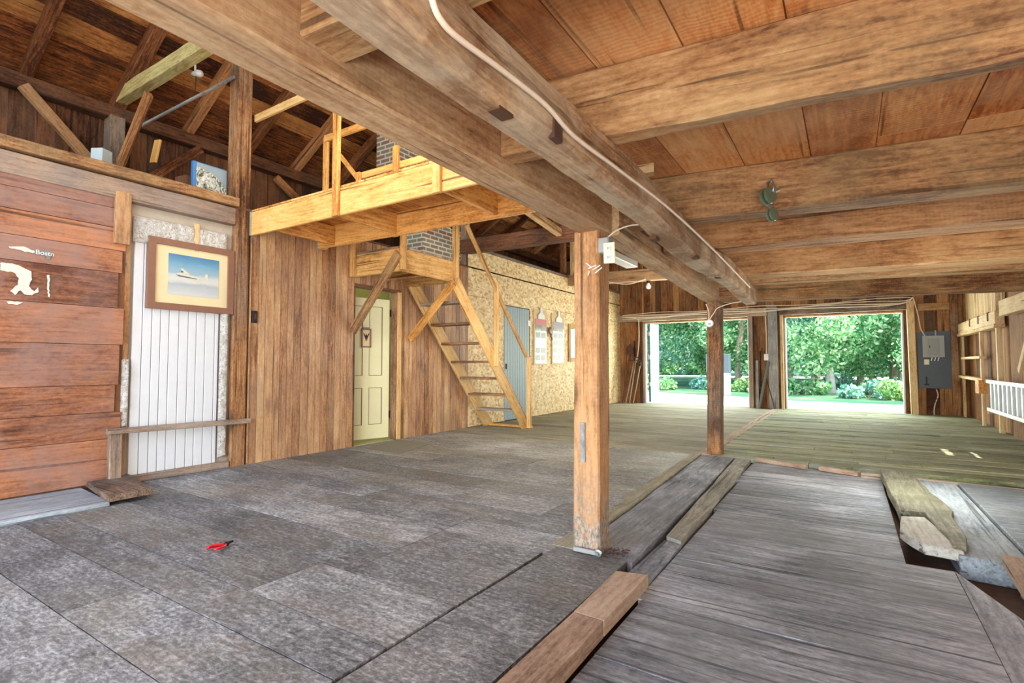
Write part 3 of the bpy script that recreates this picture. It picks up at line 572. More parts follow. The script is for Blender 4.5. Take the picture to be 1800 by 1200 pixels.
m=MB(); m.lathe((XL+.03,10.69,1.93),(1,0,0),[(0,.03),(.01,.085),(.03,.085),(.04,.05)],14); m.build('head',FRAME,b,smooth=True); m=MB(); m.tube([(XL+.03,10.69,1.9),(XL+.04,10.80,1.72)],[.02,.012]); m.build('handle',FRAME,b)
mi=thing('mirror',(XL,12.0,1.2),'framed mirror on the chipboard wall just behind the near post','mirror')
MIR=NT('mirror_glass'); MIR.b.inputs['Metallic'].default_value=1; MIR.b.inputs['Roughness'].default_value=.03; MIR.b.inputs['Base Color'].default_value=(.42,.5,.42,1)
m=MB(); m.box(XL+.008,XL+.015,11.82,12.7,1.32,2.06); m.build('glass',MIR.m,mi)
m=MB(); m.box(XL+.003,XL+.03,11.70,11.82,1.22,2.16); m.box(XL+.003,XL+.03,12.7,12.82,1.22,2.16); m.box(XL+.003,XL+.03,11.82,12.7,1.22,1.32); m.box(XL+.003,XL+.03,11.82,12.7,2.06,2.16); m.build('frame',W('pine','Z'),mi)
# aircraft picture
pf=thing('framed_picture',(XL,2.84,1.7),'brown framed aircraft print with cream mat hung over the white panel','picture')
xf=XL-.045; tl,tr_,bl,br=[PX(u,v,XL) for u,v in ((262,415),(413,440),(258,540),(408,553))]
y0,y1,z0,z1=(tl.y+bl.y)/2,(tr_.y+br.y)/2,(bl.z+br.z)/2,(tl.z+tr_.z)/2
m=MB(); fwid=.065
for q in ((y0,y1,z0,z0+fwid),(y0,y1,z1-fwid,z1),(y0,y0+fwid,z0+fwid,z1-fwid),(y1-fwid,y1,z0+fwid,z1-fwid)): m.box(xf,xf+.055,q[0],q[1],q[2],q[3])
m.build('frame',FRAME,pf)
m=MB(); m.box(xf,xf+.03,y0+.05,y1-.05,z0+.05,z1-.05); m.build('mat_board',CARD,pf)
iy0,iy1,iz0,iz1=y0+.19,y1-.16,z0+.16,z1-.14
m=MB(); m.box(xf+.031,xf+.034,iy0,iy1,iz0,iz1); m.build('print',sky_print_mat(),pf)
m=MB(); xa=xf+.035
def pp(m,pts,th=.002): m.prism([(xa,iy0+a*(iy1-iy0),iz0+b*(iz1-iz0)) for a,b in pts],(th,0,0))
pp(m,[(.14,.50),(.17,.54),(.24,.555),(.40,.52),(.62,.48),(.80,.46),(.80,.445),(.55,.44),(.35,.45),(.20,.46)])   # fuselage
pp(m,[(.30,.54),(.22,.66),(.26,.67),(.42,.53)],.003)  # wing up
pp(m,[(.42,.47),(.56,.36),(.62,.37),(.55,.46)],.003)
pp(m,[(.68,.475),(.72,.60),(.76,.60),(.78,.46)],.003)
m.build('aircraft',plain('pale_aircraft_print',lin(206,204,186),.4),pf)
m=MB(); pp(m,[(.14,.50),(.20,.46),(.35,.45),(.55,.44),(.55,.455),(.35,.475),(.20,.49)],.004); pp(m,[(.24,.60),(.28,.60),(.27,.57),(.23,.57)],.004); m.build('aircraft_shading',plain('dark_aircraft_print',lin(88,88,80),.4),pf)
# peeled paper remnants on the plank wall
def patch(pts,label,mat,x=XL+.008):
    m=MB(); P=[]
    q=[PX(u,v,x) for u,v in pts]
    for i in range(len(q)):
        a,b=q[i],q[(i+1)%len(q)]
        for k in range(6):
            p=a.lerp(b,k/6); 
            if k: p+=Vector((0,noise.noise(p*37)*.009,noise.noise(p*41+Vector((3,3,3)))*.009))
            P.append(p)
    m.prism(P,(.0025,0,0)); o=m.build('paper_remnant',mat); tag(o,label,'paper'); return o
PAPER=plain('torn_paper',lin(214,204,188),.8,nz=.15,scale=30)
patch([(0,462),(22,463),(40,470),(55,477),(56,490),(50,502),(60,512),(66,505),(68,512),(56,519),(42,517),(36,510),(26,518),(18,511),(32,500),(33,488),(22,478),(0,474)],'large torn patch of white paper stuck to the stained planks',PAPER)
patch([(15,433),(40,433),(60,440),(60,444),(40,441),(18,436)],'thin torn strip of pale paper at upper left of the plank wall',PAPER)
patch([(83,483),(87,484),(86,505),(87,522),(84,521),(83,500)],'narrow vertical pale paper sliver on the plank wall',PAPER)
patch([(10,530),(40,531),(30,536),(15,534)],'small faint paper scrap below the large torn patch',PAPER)
lb=thing('paper_label',PX(75,445,XL+.01),'torn grey label with the lettering Bostn beside the thin paper strip','label')
m=MB(); m.prism([PX(u,v,XL+.008) for u,v in ((61,439),(89,442),(88,456),(81,455),(81,448),(61,445))],(.003,0,0)); m.build('paper',plain('grey_label',lin(112,122,122),.6),lb)
tx=bpy.data.curves.new('lettering','FONT'); tx.body='Bostn'; tx.size=.055; tx.extrude=.0006; tx.materials.append(WPLAST); t0_=bpy.data.objects.new('lettering_curve',tx); COL.objects.link(t0_); bpy.context.view_layer.update(); tme_=bpy.data.meshes.new_from_object(t0_); bpy.data.objects.remove(t0_); to=bpy.data.objects.new('lettering',tme_); COL.objects.link(to)
p=PX(62,446,XL+.013); place(to,Matrix.Translation(p)@Matrix(((0,0,1,0),(1,0,0,0),(0,1,0,0),(0,0,0,1))),lb)
# loft floor & knee wall
m=MB(); m.box(-7.98,XL-.14,-4,3.2,2.90,2.94); m.box(-7.98,XL-.0,3.2,YB,2.935,2.96); o=m.build('floor_loft',W('dark','Y'),origin=(0,0,0)); struct(o,'loft floor behind the ledge','floor')
m=MB(); boards(m,-4,YB,.2,lambda q,a,b,o:q.box(-7.93+o,-7.90+o,a,b,2.9,4.35),.006,.003)
o=m.build('wall_loft',W('dark','Z'),origin=(-7.9,0,0)); struct(o,'low wall of dark vertical boards at the back of the loft','wall')
o=member('wall_plate',(-7.8,-4,4.33),(-7.8,YB,4.33),.16,.17,W('dark'),rough=.006); tag(o,'dark horizontal plate timber carrying the rafter feet','beam')
# roof
sl=.59; rz=lambda x:4.42+sl*(x+7.8) if x<-2.85 else 4.42+sl*(-2.85+7.8)-sl*(x+2.85)
m=MB(); 
def rb(q,a,b,o):
    q.hexa([(a,-4.2,rz(a)+.10+o),(b,-4.2,rz(b)+.10+o),(b,YB+.1,rz(b)+.10+o),(a,YB+.1,rz(a)+.10+o)],[(a,-4.2,rz(a)+.13+o),(b,-4.2,rz(b)+.13+o),(b,YB+.1,rz(b)+.13+o),(a,YB+.1,rz(a)+.13+o)])
boards(m,-8.2,-2.86,.24,rb,.006,.006); boards(m,-2.84,2.6,.24,rb,.006,.006)
o=m.build('roof_boards',W('roof','Y'),origin=(0,0,0)); struct(o,'dark brown roof boarding above the loft','roof')
m=MB(); 
for s in ((-8.4,-2.85),(-2.85,2.8)): m.hexa([(s[0],-4.3,rz(s[0])+.15),(s[1],-4.3,rz(s[1])+.15),(s[1],YB+.3,rz(s[1])+.15),(s[0],YB+.3,rz(s[0])+.15)],[(s[0],-4.3,rz(s[0])+.2),(s[1],-4.3,rz(s[1])+.2),(s[1],YB+.3,rz(s[1])+.2),(s[0],YB+.3,rz(s[0])+.2)])
o=m.build('roof_cover',plain('dark_shingles',lin(60,56,54),.9)); struct(o,'roof covering','roof')
ys=[1.05,1.91,2.79,3.65,4.50,5.35,6.2,7.05,7.9,8.8,9.7,10.6,11.5,12.4,13.3,14.2]
ordn=['leftmost','second','third','fourth','fifth','sixth','seventh','eighth','ninth','tenth','eleventh','twelfth','thirteenth','fourteenth','fifteenth','sixteenth']
for i,y in enumerate(ys):
    wd=.14 if i==2 else .10
    o=member('rafter',(-7.9,y,rz(-7.9)+.02),(-2.9,y,rz(-2.9)+.02),wd,.15,W('rafter'),rough=.004,seed=i)
    tag(o,('leftmost rough rafter of the roof above the loft' if i==0 else ordn[i]+' rough rafter from the left of the roof above the loft'),'rafter','rafters above the loft')
def tg_(o,l,c='brace'): return tag(o,l,c)
tg_(member('tie_beam',PY(197,182,2.79),PY(197,182,2.79)+Vector((6.6,0,0)),.13,.16,W('grn'),rough=.006,seed=3),'pale greenish tie beam crossing above the loft from the roof post','beam')
tg_(member('loft_post',(-7.75,2.76,2.94),(-7.75,2.76,4.26),.20,.16,W('weather'),up=(0,1,0)),'pale post standing on the loft floor below the greenish tie beam','post')
tg_(member('brace',PY(212,288,2.70),PY(262,165,2.70),.07,.10,W('rafter')),'slanting brace rising from the ledge to the greenish tie beam')
tg_(member('brace',PX(40,150,-7.72),PX(165,290,-7.72),.08,.11,W('old')),'long knee brace slanting down at the left end of the loft')
tg_(member('brace',PX(352,262,-7.72),PX(262,315,-7.72),.07,.11,W('rafter')),'knee brace slanting up to the plate behind the blue-edged poster')
tg_(member('brace',PX(485,312,-7.72),PX(535,362,-7.72),.07,.11,W('rafter')),'knee brace behind the left end of the bridge')
tg_(member('grey_pole',PX(248,221,-7.5),PY(412,135,3.25),.03,.03,W('grey')),'thin grey pole slanting across the loft to the tall post','pole')
# loft things
def boxthing(name,c,sx,sy,sz,rot,mat,label,cat,lid=None):
    t=thing(name,c,label,cat); t.rotation_euler.z=rot; WM[t.name]=Matrix.Translation(Vector(c))@Matrix.Rotation(rot,4,'Z')
    m=MB(); m.box(-sx/2,sx/2,-sy/2,sy/2,0,sz); o=m.build('body',mat,None,origin=(0,0,0),bevel=.004); o.parent=t; o.matrix_local=Matrix()
    if lid: 
        m=MB(); m.box(-sx/2-.004,sx/2+.004,-sy/2-.004,sy/2+.004,sz*.55,sz*.7); o=m.build('lid',lid,None,origin=(0,0,0)); o.parent=t; o.matrix_local=Matrix()
    return t
c=PX(203,285,-6.25); boxthing('carton',(c.x-.35,c.y-.0,2.945),.13,.13,.47,.5,plain('pale_carton',lin(186,198,200),.6),'small pale carton on the loft at the foot of the post','box',plain('carton_lid',lin(96,108,112),.6))
c=PX(270,265,-7.6); o=member('board_piece',(c.x,c.y,c.z-.16),(c.x+.05,c.y+.03,c.z+.14),.16,.03,W('fir'),up=(0,1,0)); o=tag(o,'short orange board leaning against the loft back wall','board')
c=PX(325,315,-7.2); boxthing('shoe_box',(c.x,c.y,2.96),.2,.12,.62,.2,W('dark','Z'),'tall narrow brown box on the loft left of the poster','box')
po=thing('poster_board',(-6.05,3.08,3.04),'blue-edged poster board with black and white figures leaning on the loft ledge','poster')
m=MB(); m.box(-6.10,-6.06,2.90,3.27,2.97,3.41); m.build('backing',plain('blue_edge',lin(50,120,180),.4),po); m=MB(); m.box(-6.059,-6.054,2.935,3.27,2.97,3.40); m.build('print',plain('pale_blue_print',lin(140,160,170),.4),po)
m=MB(); P=[(-6.052,2.94,2.97),(-6.052,3.268,2.97),(-6.052,3.268,3.18)]+[(-6.052,2.94+.33*cs(t),3.10+.25*sn(t)) for t in [math.radians(q) for q in range(20,95,12)]]; m.prism(P,(.003,0,0)); m.build('figure_print',figure_print_mat(),po)
bl=thing('bulb_fitting',PY(345,130,3.2),'white lamp fitting with pull cord on the roof above the loft','lamp')
c=PY(345,130,3.2); m=MB(); m.lathe(c,(1,0,-.25),[(-.08,.03),(0,.035),(.03,.025),(.06,.045),(.10,.04),(.12,.01)],12); m.build('socket',WPLAST,bl,smooth=True)
m=MB(); m.tube([c,c+Vector((-.03,0,-.3))],.006,5); m.build('pull_cord',RUST,bl)
m=MB(); m.tube([c+Vector((-.02,0,.0)),c+Vector((-.06,0,rz(c.x)+.1-c.z))],.012,6); m.build('stem',WPLAST,bl)
# chimney
ch=thing('brick_chimney',(-6.4,6.5,2.96),'brick chimney rising beyond the bridge through the roof','chimney')
yl=PX(744,430,-6.0).y; m=MB(); m.box(-6.46,-6.0,yl,7.75,2.96,3.6); m.build('lower_shaft',BRICK,ch,origin=(0,0,0))
yu=PX(698,280,-6.0).y; m=MB(); m.box(-6.47,-6.0,yu,7.3,3.6,rz(-6.4)+.6); m.build('upper_shaft',BRICK,ch,origin=(0,0,0))
# ================================================================== MAIN BEAMS, POSTS
p1=member('timber_post',(-1.378,3.075,0),(-1.365,3.075,1.985),.175,.175,worn_post(),up=(0,1,0),rough=.006,seed=11,cham=.012); tag(p1,'thick square brown timber post standing in the foreground','post')
p2=member('timber_post',(-1.475,7.2,0),(-1.45,7.2,1.97),.175,.17,W('post'),up=(0,1,0),rough=.006,seed=12,cham=.012); tag(p2,'square brown timber post farther back in front of the left garage opening','post')
o=member('main_beam',(-1.335,-3.8,2.145),(-1.335,3.12,2.145),.175,.33,W('beam'),rough=.004,seed=21,cham=.01); tag(o,'massive sawn main beam running from the top left to the near post','beam')
o=member('main_beam',(-1.285,3.13,2.12),(-1.50,7.3,2.12),.165,.30,W('beam'),rough=.006,seed=22,cham=.01); tag(o,'second main beam spanning from the near post to the far post','beam')
lg=member('hewn_beam',(-.745,-3.0,1.945),(-.935,6.72,1.945),.135,.19,W('hewn'),rough=.011,seed=31,cham=.02,wav=.03); tag(lg,'gnarled hewn log beam with a white cable hung below the joists','beam')
# mortises and notches on the log
mt=MB()
for u,v in ((880,197),(1222,452),(1262,487),(1150,420)):
    c=PZ(u,v,1.85); mt.box(c.x-.02,c.x+.02,c.y-.035,c.y+.035,1.842,1.86)
o=mt.build('mortise_holes',plain('dark_mortise',lin(84,54,30),.95),lg)
# cable along the log
def cable(name,pts,r,label,mat=CABLE,cat='cable',parent=None,sub=6):
    P=[]; pts=[Vector(p) for p in pts]
    for i in range(len(pts)-1):
        a=pts[max(i-1,0)];b=pts[i];c=pts[i+1];d=pts[min(i+2,len(pts)-1)]
        for k in range(sub):
            t=k/sub; P.append(.5*((2*b)+(-a+c)*t+(2*a-5*b+4*c-d)*t*t+(-a+3*b-3*c+d)*t**3))
    P.append(pts[-1]); m=MB(); m.tube(P,r,6); o=m.build(name,mat,parent,smooth=True)
    if parent is None: tag(o,label,cat)
    return o
def onlog(u,v,off=.088):
    x=-.75
    for _ in range(8): x=-.745-.19*(PX(u,v,x).y+3)/9.72+off
    return PX(u,v,x)
cable('white_cable',[onlog(755,-25)]+[onlog(u,v) for i,(u,v) in enumerate([(762,8),(775,35),(805,66),(885,125),(960,185),(1010,240),(1090,300),(1180,370),(1255,440),(1318,505)])],.008,'long white electric cable stapled along the hewn log beam')
jz_=2.335
# metal bracket on the log
c=onlog(985,218); m=MB(); m.box(c.x-.03,c.x-.006,c.y-.03,c.y+.03,c.z-.05,c.z+.02); o=m.build('iron_bracket',RUST,bevel=.003); tag(o,'small rusty iron bracket on the side of the hewn log beam','bracket')
c=PZ(1128,308,2.28); m=MB(); m.hexa([(c.x-.08,c.y-.03,2.28),(c.x+.08,c.y-.02,2.28),(c.x+.06,c.y+.05,2.28),(c.x-.08,c.y+.04,2.28)],[(c.x-.08,c.y-.03,jz_),(c.x+.08,c.y-.02,jz_),(c.x+.06,c.y+.05,jz_),(c.x-.08,c.y+.04,jz_)]); o=m.build('wood_block',W('stud')); tag(o,'pale wooden block under the ceiling boards right of the log beam','block')
# joists
jz0,jz1=2.05,2.335
def joist(n0,n1,f0,f1,label,z0=jz0,wv=0.,rgh=.006,i=0,xl=-1.25,xr=2.2,mat='joist'):
    a,b=PZ(*n0,z0),PZ(*n1,z0); c,d=PZ(*f0,z0),PZ(*f1,z0)
    def ext(p,q,x): return p+(q-p)*((x-p.x)/(q.x-p.x))
    A,B=ext(a,b,xl),ext(a,b,xr); Cc,D=ext(c,d,xl),ext(c,d,xr)
    wd=((Cc-A).y+(D-B).y)/2; 
    p=(A+Cc)/2; q=(B+D)/2; h=jz1-z0
    o=member('floor_joist',(p.x,p.y,z0+h/2),(q.x,q.y,z0+h/2),wd,h,W(mat),rough=rgh,wav=wv,seed=40+i,cham=.01); tag(o,label,'joist','ceiling joists'); return o
joist((1049,244),(1800,88),(1062,254),(1800,114),'nearest whole joist, a wavy log-like joist across the ceiling',wv=.02,rgh=.012,i=1)
joist((1186,388),(1800,319),(1211,397),(1800,337),'wide flat-faced joist with the metal pulley',i=2)
joist((1240,440),(1800,384),(1251,447),(1800,402),'dark joist just behind the pulley joist',i=3,mat='post')
joist((1279,487),(1800,453),(1287,492),(1800,463),'wavy bottomed joist fourth from the camera',i=4)
joist((1310,499),(1800,472),(1316,502),(1800,477),'thin joist edge close behind the wavy one',i=5)
joist((1334,528),(1800,509),(1334,530.5),(1800,512),'last joist in front of the garage openings',i=6,xl=-1.6)
o=member('floor_joist',(-1.25,.94,2.19),(2.2,1.1,2.19),.15,.28,W('joist'),rough=.008,seed=50); tag(o,'joist stub at the top edge above the near end of the log beam','joist','ceiling joists')
o=member('floor_joist',(-1.25,-.3,2.19),(2.2,-.2,2.19),.15,.28,W('joist'),rough=.008,seed=51); tag(o,'joist crossing right above the near end of the log beam','joist','ceiling joists')
# ceiling boards (loft floor over the right bay)
m=MB(); sx=[-1.42,-1.15,-.82,-.49,-.15,.155,.515,.86,1.2,1.6,2.2]
for i in range(len(sx)-1):
    a,b=sx[i]+.003,sx[i+1]-.003; c=random.choice([3.3,1.9,4.6]); o_=random.uniform(0,.004)
    m.box(a,b,-4,c-.002,jz1+o_,jz1+.03+o_); m.box(a,b,c+.002,8.75,jz1+o_,jz1+.03+o_)
o=m.build('ceiling',W('ceil','Y'),origin=(0,0,0)); struct(o,'orange-brown board ceiling above the joists of the right bay','ceiling')
# tie beams farther back
o=member('tie_beam',(XL-.1,7.6,3.31),(-1.3,7.6,3.24),.18,.25,W('dark'),rough=.006,seed=61); tag(o,'dark tie beam from the chipboard wall behind the near post','beam')
o=member('tie_beam',(XL-.1,11.8,3.25),(-1.0,11.8,3.15),.18,.27,W('old'),rough=.006,seed=62); tag(o,'brown tie beam with the bare bulb near the garage openings','beam')
tg_(member('brace',PY(985,410,7.55),PY(985,410,7.55)+Vector((-.45,-3.4,.75)),.10,.12,W('stud')),'pale slanting purlin above the tie beam behind the near post','brace')
tg_(member('loft_post',(-6.0,11.75,3.05),(-6.0,11.75,rz(-6.0)),.12,.14,W('rafter'),up=(0,1,0)),'orange-brown post on the chipboard wall beside the near post','post')
tg_(member('loft_post',(-5.75,11.75,3.35),(-5.75,11.75,rz(-5.75)),.08,.08,W('stud'),up=(0,1,0)),'thin pale stud beside the orange-brown loft post','post')
tg_(member('loft_post',(-5.95,7.66,2.96),(-5.95,7.66,rz(-5.95)),.12,.14,W('weather'),up=(0,1,0)),'grey post at the start of the chipboard wall beside the chimney','post')
bb=thing('bare_bulb',(-3.83,11.8,2.9),'bare light bulb hanging under the brown tie beam','lamp')
m=MB(); m.lathe((-3.83,11.8,2.88),(0,0,1),[(0,.01),(.02,.05),(.07,.06),(.12,.03),(.15,.025)],12); m.build('bulb',GLASSW,bb,smooth=True); m=MB(); m.lathe((-3.83,11.8,3.02),(0,0,1),[(0,.04),(.06,.05),(.12,.05)],12); m.build('socket',IRON,bb)
cable('white_cable',[(-3.85,11.68,3.10),(-4.3,11.68,3.02),(-4.9,11.68,3.12),(-5.7,11.68,3.06)],.012,'sagging white cable along the brown tie beam to the bulb')
fl=thing('tube_light',PY(1092,457,9.5),'white strip light hanging behind the near post','lamp')
c=PY(1092,457,9.5); m=MB(); m.box(c.x-.12,c.x+.12,c.y-.6,c.y+.6,c.z-.06,c.z+.06); m.build('housing',WPLAST,fl,bevel=.01)
for s in (-.4,.4):
    m=MB(); m.tube([(c.x,c.y+s,c.z+.06),(c.x,c.y+s,3.9 if 0 else rz(c.x))],.008,5); m.build('hanger_wire',IRON,fl)
# post 1 fittings
q=[PY(u,v,2.975) for u,v in ((1019,742),(1028,742),(1028,812),(1019,815))]
m=MB(); m.box(q[0].x,q[1].x,2.976,3.0,q[2].z,q[0].z); m.build('inset_strip',W('grey','Z'),p1)
m=MB()
for a,b_ in (((1030,462),(1040,470)),((1034,472),(1048,466)),((1042,474),(1055,466)),((1046,480),(1058,470)),((1036,476),(1034,484))): m.tube([PY(*a,2.982),PY(*b_,2.982)],.0035,5)
m.build('chalk_mark',WPLAST,p1)
ob=thing('socket_box',(-1.235,3.0,1.83),'ivory socket plate on a grey box at the top right of the near post','socket')
m=MB(); m.box(-1.285,-1.215,2.985,3.075,1.835,1.93); m.build('box',GREYP,ob,bevel=.006)
q=[PY(u,v,2.975) for u,v in ((1060,427),(1080,424.5),(1081,462),(1061,463))]; m=MB(); m.hexa([q[3],q[2],q[2]+Vector((0,.009,0)),q[3]+Vector((0,.009,0))],[q[0],q[1],q[1]+Vector((0,.009,0)),q[0]+Vector((0,.009,0))]); pl=m.build('plate',IVORY,ob,bevel=.003)
cc=(q[0]+q[1]+q[2]+q[3])/4
for dz in (-.028,.028):
    m=MB(); m.box(cc.x-.012,cc.x+.012,cc.y-.008,cc.y-.003,cc.z+dz-.014,cc.z+dz+.014); s_=m.build('socket_face',WPLAST,ob)
    m=MB(); m.box(cc.x-.006,cc.x-.003,cc.y-.010,cc.y-.007,cc.z+dz-.008,cc.z+dz+.006); m.box(cc.x+.003,cc.x+.006,cc.y-.010,cc.y-.007,cc.z+dz-.008,cc.z+dz+.006); m.build('slot',IRON,s_)
cable('white_cable',[(-1.245,3.03,1.93),(-1.19,3.06,1.98),(-1.10,3.10,2.01),(-.98,3.14,2.0)],.005,'short white cable from the socket box up to the log beam')
s=thing('foot_strap',(-1.37,2.95,0),'iron strap with a bolt at the foot of the near post','bracket')
m=MB(); m.box(-1.45,-1.28,2.955,2.975,.004,.03); m.build('strap',GREYP,s,bevel=.003); m=MB(); m.lathe((-1.275,2.945,.03),(0,-1,0),[(0,.022),(.012,.022),(.014,.01),(.03,.009)],8); m.build('bolt',STEEL,s)
m=MB(); random.seed(3)
for i in range(34):
    c=Vector((-1.215+random.gauss(0,.03),3.06+random.gauss(0,.045),.008)); a=random.uniform(0,6.28); L=random.uniform(.012,.04); d=Vector((cs(a),sn(a),random.uniform(-.1,.3)))*L; m.tube([c,c+d],.0035,4)
o=m.build('debris_pile',RUST); tag(o,'small pile of dark twigs and debris at the foot of the near post','debris',kind='stuff')
# post 2 sensor
sn2=thing('round_sensor',PY(1247,568,7.1),'round white sensor on the far post','sensor')
c=PY(1247,568,7.09); m=MB(); m.lathe(c+Vector((0,.02,0)),(0,-1,0),[(0,.05),(.02,.05),(.03,.04)],16); m.build('body',WPLAST,sn2,smooth=False); m=MB(); m.box(c.x-.012,c.x+.02,c.y-.016,c.y-.009,c.z-.015,c.z-.005); m.build('slot',IRON,sn2)
cable('white_cable',[c+Vector((.0,.01,.05)),PY(1255,550,7.08),PY(1262,541,7.08),PY(1285,533,7.0),PY(1312,529,6.9)],.006,'white cable looping from the log beam to the round sensor')
cable('white_cable',[c+Vector((-.01,.01,.04)),PY(1246,548,7.09),PY(1241,534,7.1)],.006,'thin white cable up the far post above the sensor')
# ================================================================== BRIDGE (catwalk)
br_=thing('loft_bridge',(-3.6,3.9,2.65),'yellow softwood bridge crossing from the left loft toward the main beam','walkway')
xe=-1.62
member('rim_joist',(XL+.02,3.47,2.79),(xe,3.47,2.79),.04,.275,W('fir'),br_); member('rim_joist',(XL+.0,4.38,2.80),(xe,4.38,2.77),.04,.275,W('fir'),br_)
xj1=PY(693,408,4.34).x; xj2=PY(873,385,4.34).x if 0 else PY(870,383,4.34).x
for x in (XL+.35,xj1,xj2,-1.9): member('cross_joist',(x,3.49,2.80),(x,4.36,2.79),.04,.24,W('fir'),br_)
m=MB(); boards(m,XL,xe,.18,lambda q,a,b,o:q.box(a,b,3.46,4.40,2.935,2.955),.006,0); m.build('deck',W('fir','Y'),br_,origin=(0,0,0))
for y,x in ((3.46,XL+.004),(4.37,XL+.004)):
    m=MB(); m.box(x,x+.012,y-.025,y+.04,2.65,2.93); m.build('joist_hanger',GALV,br_)
xa=PY(590,380,3.43).x; xb=PY(768,345,3.43).x
member('guard_post',(xa,3.43,2.64),(xa,3.43,4.7),.09,.04,W('fir'),br_,up=(0,1,0)); member('guard_post',(xb,3.43,2.64),(xb,3.43,4.4),.085,.04,W('fir'),br_,up=(0,1,0))
q0=PY(450,209,3.5); q1=PY(535,170,3.5); member('guard_rail',q0,q0+(q1-q0).normalized()*3.9,.04,.085,W('pine'),br_)
xc=PY(573,300,4.42).x; member('guard_post',(xc,4.42,2.66),(xc,4.42,4.16),.09,.04,W('fir'),br_,up=(0,1,0))
member('guard_rail',(xc,4.40,4.13),(xe,4.40,4.12),.04,.09,W('fir'),br_)
xd=PY(630,330,4.42).x; xe2=PY(696,280,4.42).x
member('guard_post',(xd,4.42,2.66),(xd,4.42,3.56),.07,.04,W('fir'),br_,up=(0,1,0)); member('guard_post',(xe2,4.42,2.66),(xe2,4.42,3.75),.085,.04,W('fir'),br_,up=(0,1,0))
member('guard_rail',(xd,4.46,3.53),(-3.2,4.46,3.53),.03,.08,W('fir'),br_); member('brace',PY(597,272,4.44),PY(630,315,4.44),.03,.06,W('fir'),br_)
o=member('loft_girder',(-1.40,-.5,2.55),(-1.40,8.7,2.55),.16,.40,W('old')); tag(o,'brown girder above the main beam at the loft edge','beam')
# ================================================================== LANDING AND STAIRS
XO=-4.92; zl0,zl1=2.37,2.68
ld=thing('stair_landing',(-5.4,5.5,2.37),'yellow wooden stair landing bracketed to the grooved wall above the cream door','landing')
member('rim_board',(XL,4.97,(zl0+zl1)/2),(XO,4.95,(zl0+zl1)/2),.04,zl1-zl0,W('pine'),ld); member('rim_board',(XO,4.95,(zl0+zl1)/2),(XO,6.02,(zl0+zl1)/2),.04,zl1-zl0,W('pine'),ld); member('rim_board',(XL,6.03,(zl0+zl1)/2-.01),(XO,6.03,(zl0+zl1)/2-.01),.04,zl1-zl0,W('pine'),ld)
member('cross_joist',(XL,5.5,zl0+.13),(XO,5.5,zl0+.13),.04,.22,W('pine'),ld)
m=MB(); boards(m,4.95,6.05,.14,lambda q,a,b,o:q.box(XL,XO+.02,a,b,zl1,zl1+.03),.006,0); m.build('deck',W('weather','X'),ld,origin=(0,0,0))
member('corner_post',(XO+.045,4.96,zl0+.02),(XO+.045,4.96,3.35),.05,.09,W('pine'),ld,up=(0,1,0)); member('corner_post',(XL+.05,4.92,zl0),(XL+.05,4.92,3.2),.09,.05,W('pine'),ld,up=(0,1,0))
member('corner_post',(XO+.03,6.07,zl0-.02),(XO+.03,6.07,3.35),.06,.11,W('pine'),ld,up=(0,1,0))
b0=PX(620,582,XL+.03); member('brace',b0,(XO+.02,4.90,2.60),.05,.13,W('joist'),ld); b1=PX(721,596,XL+.03); member('brace',b1,(XO+.02,6.03,2.36),.05,.12,W('fir'),ld)
st=thing('open_staircase',(-5.4,7.2,0),'steep open-tread wooden staircase with handrail against the left wall','staircase')
t0=Vector((XO,6.05,2.43)); t1=Vector((XO,8.12,.0)); dv=(t1-t0)
def stringer(x,a,b,mat):
    m=MB(); h=.15/2; v=(b-a).normalized(); nrm=Vector((0,-v.z,v.y)); 
    if nrm.z<0: nrm=-nrm
    P=[a+nrm*h,b+nrm*h,b-nrm*h,a-nrm*h]
    # cut level at the floor
    zf=0.005
    k1=(P[0].z-zf)/(P[0].z-P[1].z) if P[0].z!=P[1].z else 1; k2=(P[3].z-zf)/(P[3].z-P[2].z)
    P[1]=P[0]+(P[1]-P[0])*k1; P[2]=P[3]+(P[2]-P[3])*k2
    for p in P: p.x=x-.02
    o=MB(); o.prism(P,(.04,0,0)); return o
def stringer_obj(x):
    a=Vector((x,6.06,2.42)); b=Vector((x,8.2,-.06)); v=(b-a).normalized(); nrm=Vector((0,-v.z,v.y)); nrm=nrm if nrm.z>0 else -nrm; L=(b-a).length
    return member('stringer',a,b+v*.02,.04,.22,W('pine'),st)
stringer_obj(XO); stringer_obj(XL+.10)
a=Vector((0,6.06,2.42)); b=Vector((0,8.2,-.06)); 
for i,z in enumerate((2.10,1.79,1.49,1.19,.91,.62,.34)):
    t=(2.42-z)/(2.48); y=a.y+(b.y-a.y)*t
    member('tread',(XL+.12,y-.03,z),(XO-.02,y-.03,z),.20,.04,W('post') if i not in (0,6) else W('weather'),st)
member('newel_post',(XO+.05,8.16,.0),(XO+.05,8.16,1.28),.09,.05,W('pine'),st,up=(0,1,0)); member('baluster',(XO+.045,7.12,1.12),(XO+.045,7.12,2.50),.09,.04,W('pine'),st,up=(0,1,0))
h0=PX(820,395,XO+.05); h1=PX(925,626,XO+.05); member('handrail',h0,h1,.04,.07,W('pine'),st)
o=member('base_board',(XL+.08,8.17,.02),(XO+.1,8.17,.02),.10,.035,W('fir')); tag(o,'flat board on the floor under the foot of the stairs','board')
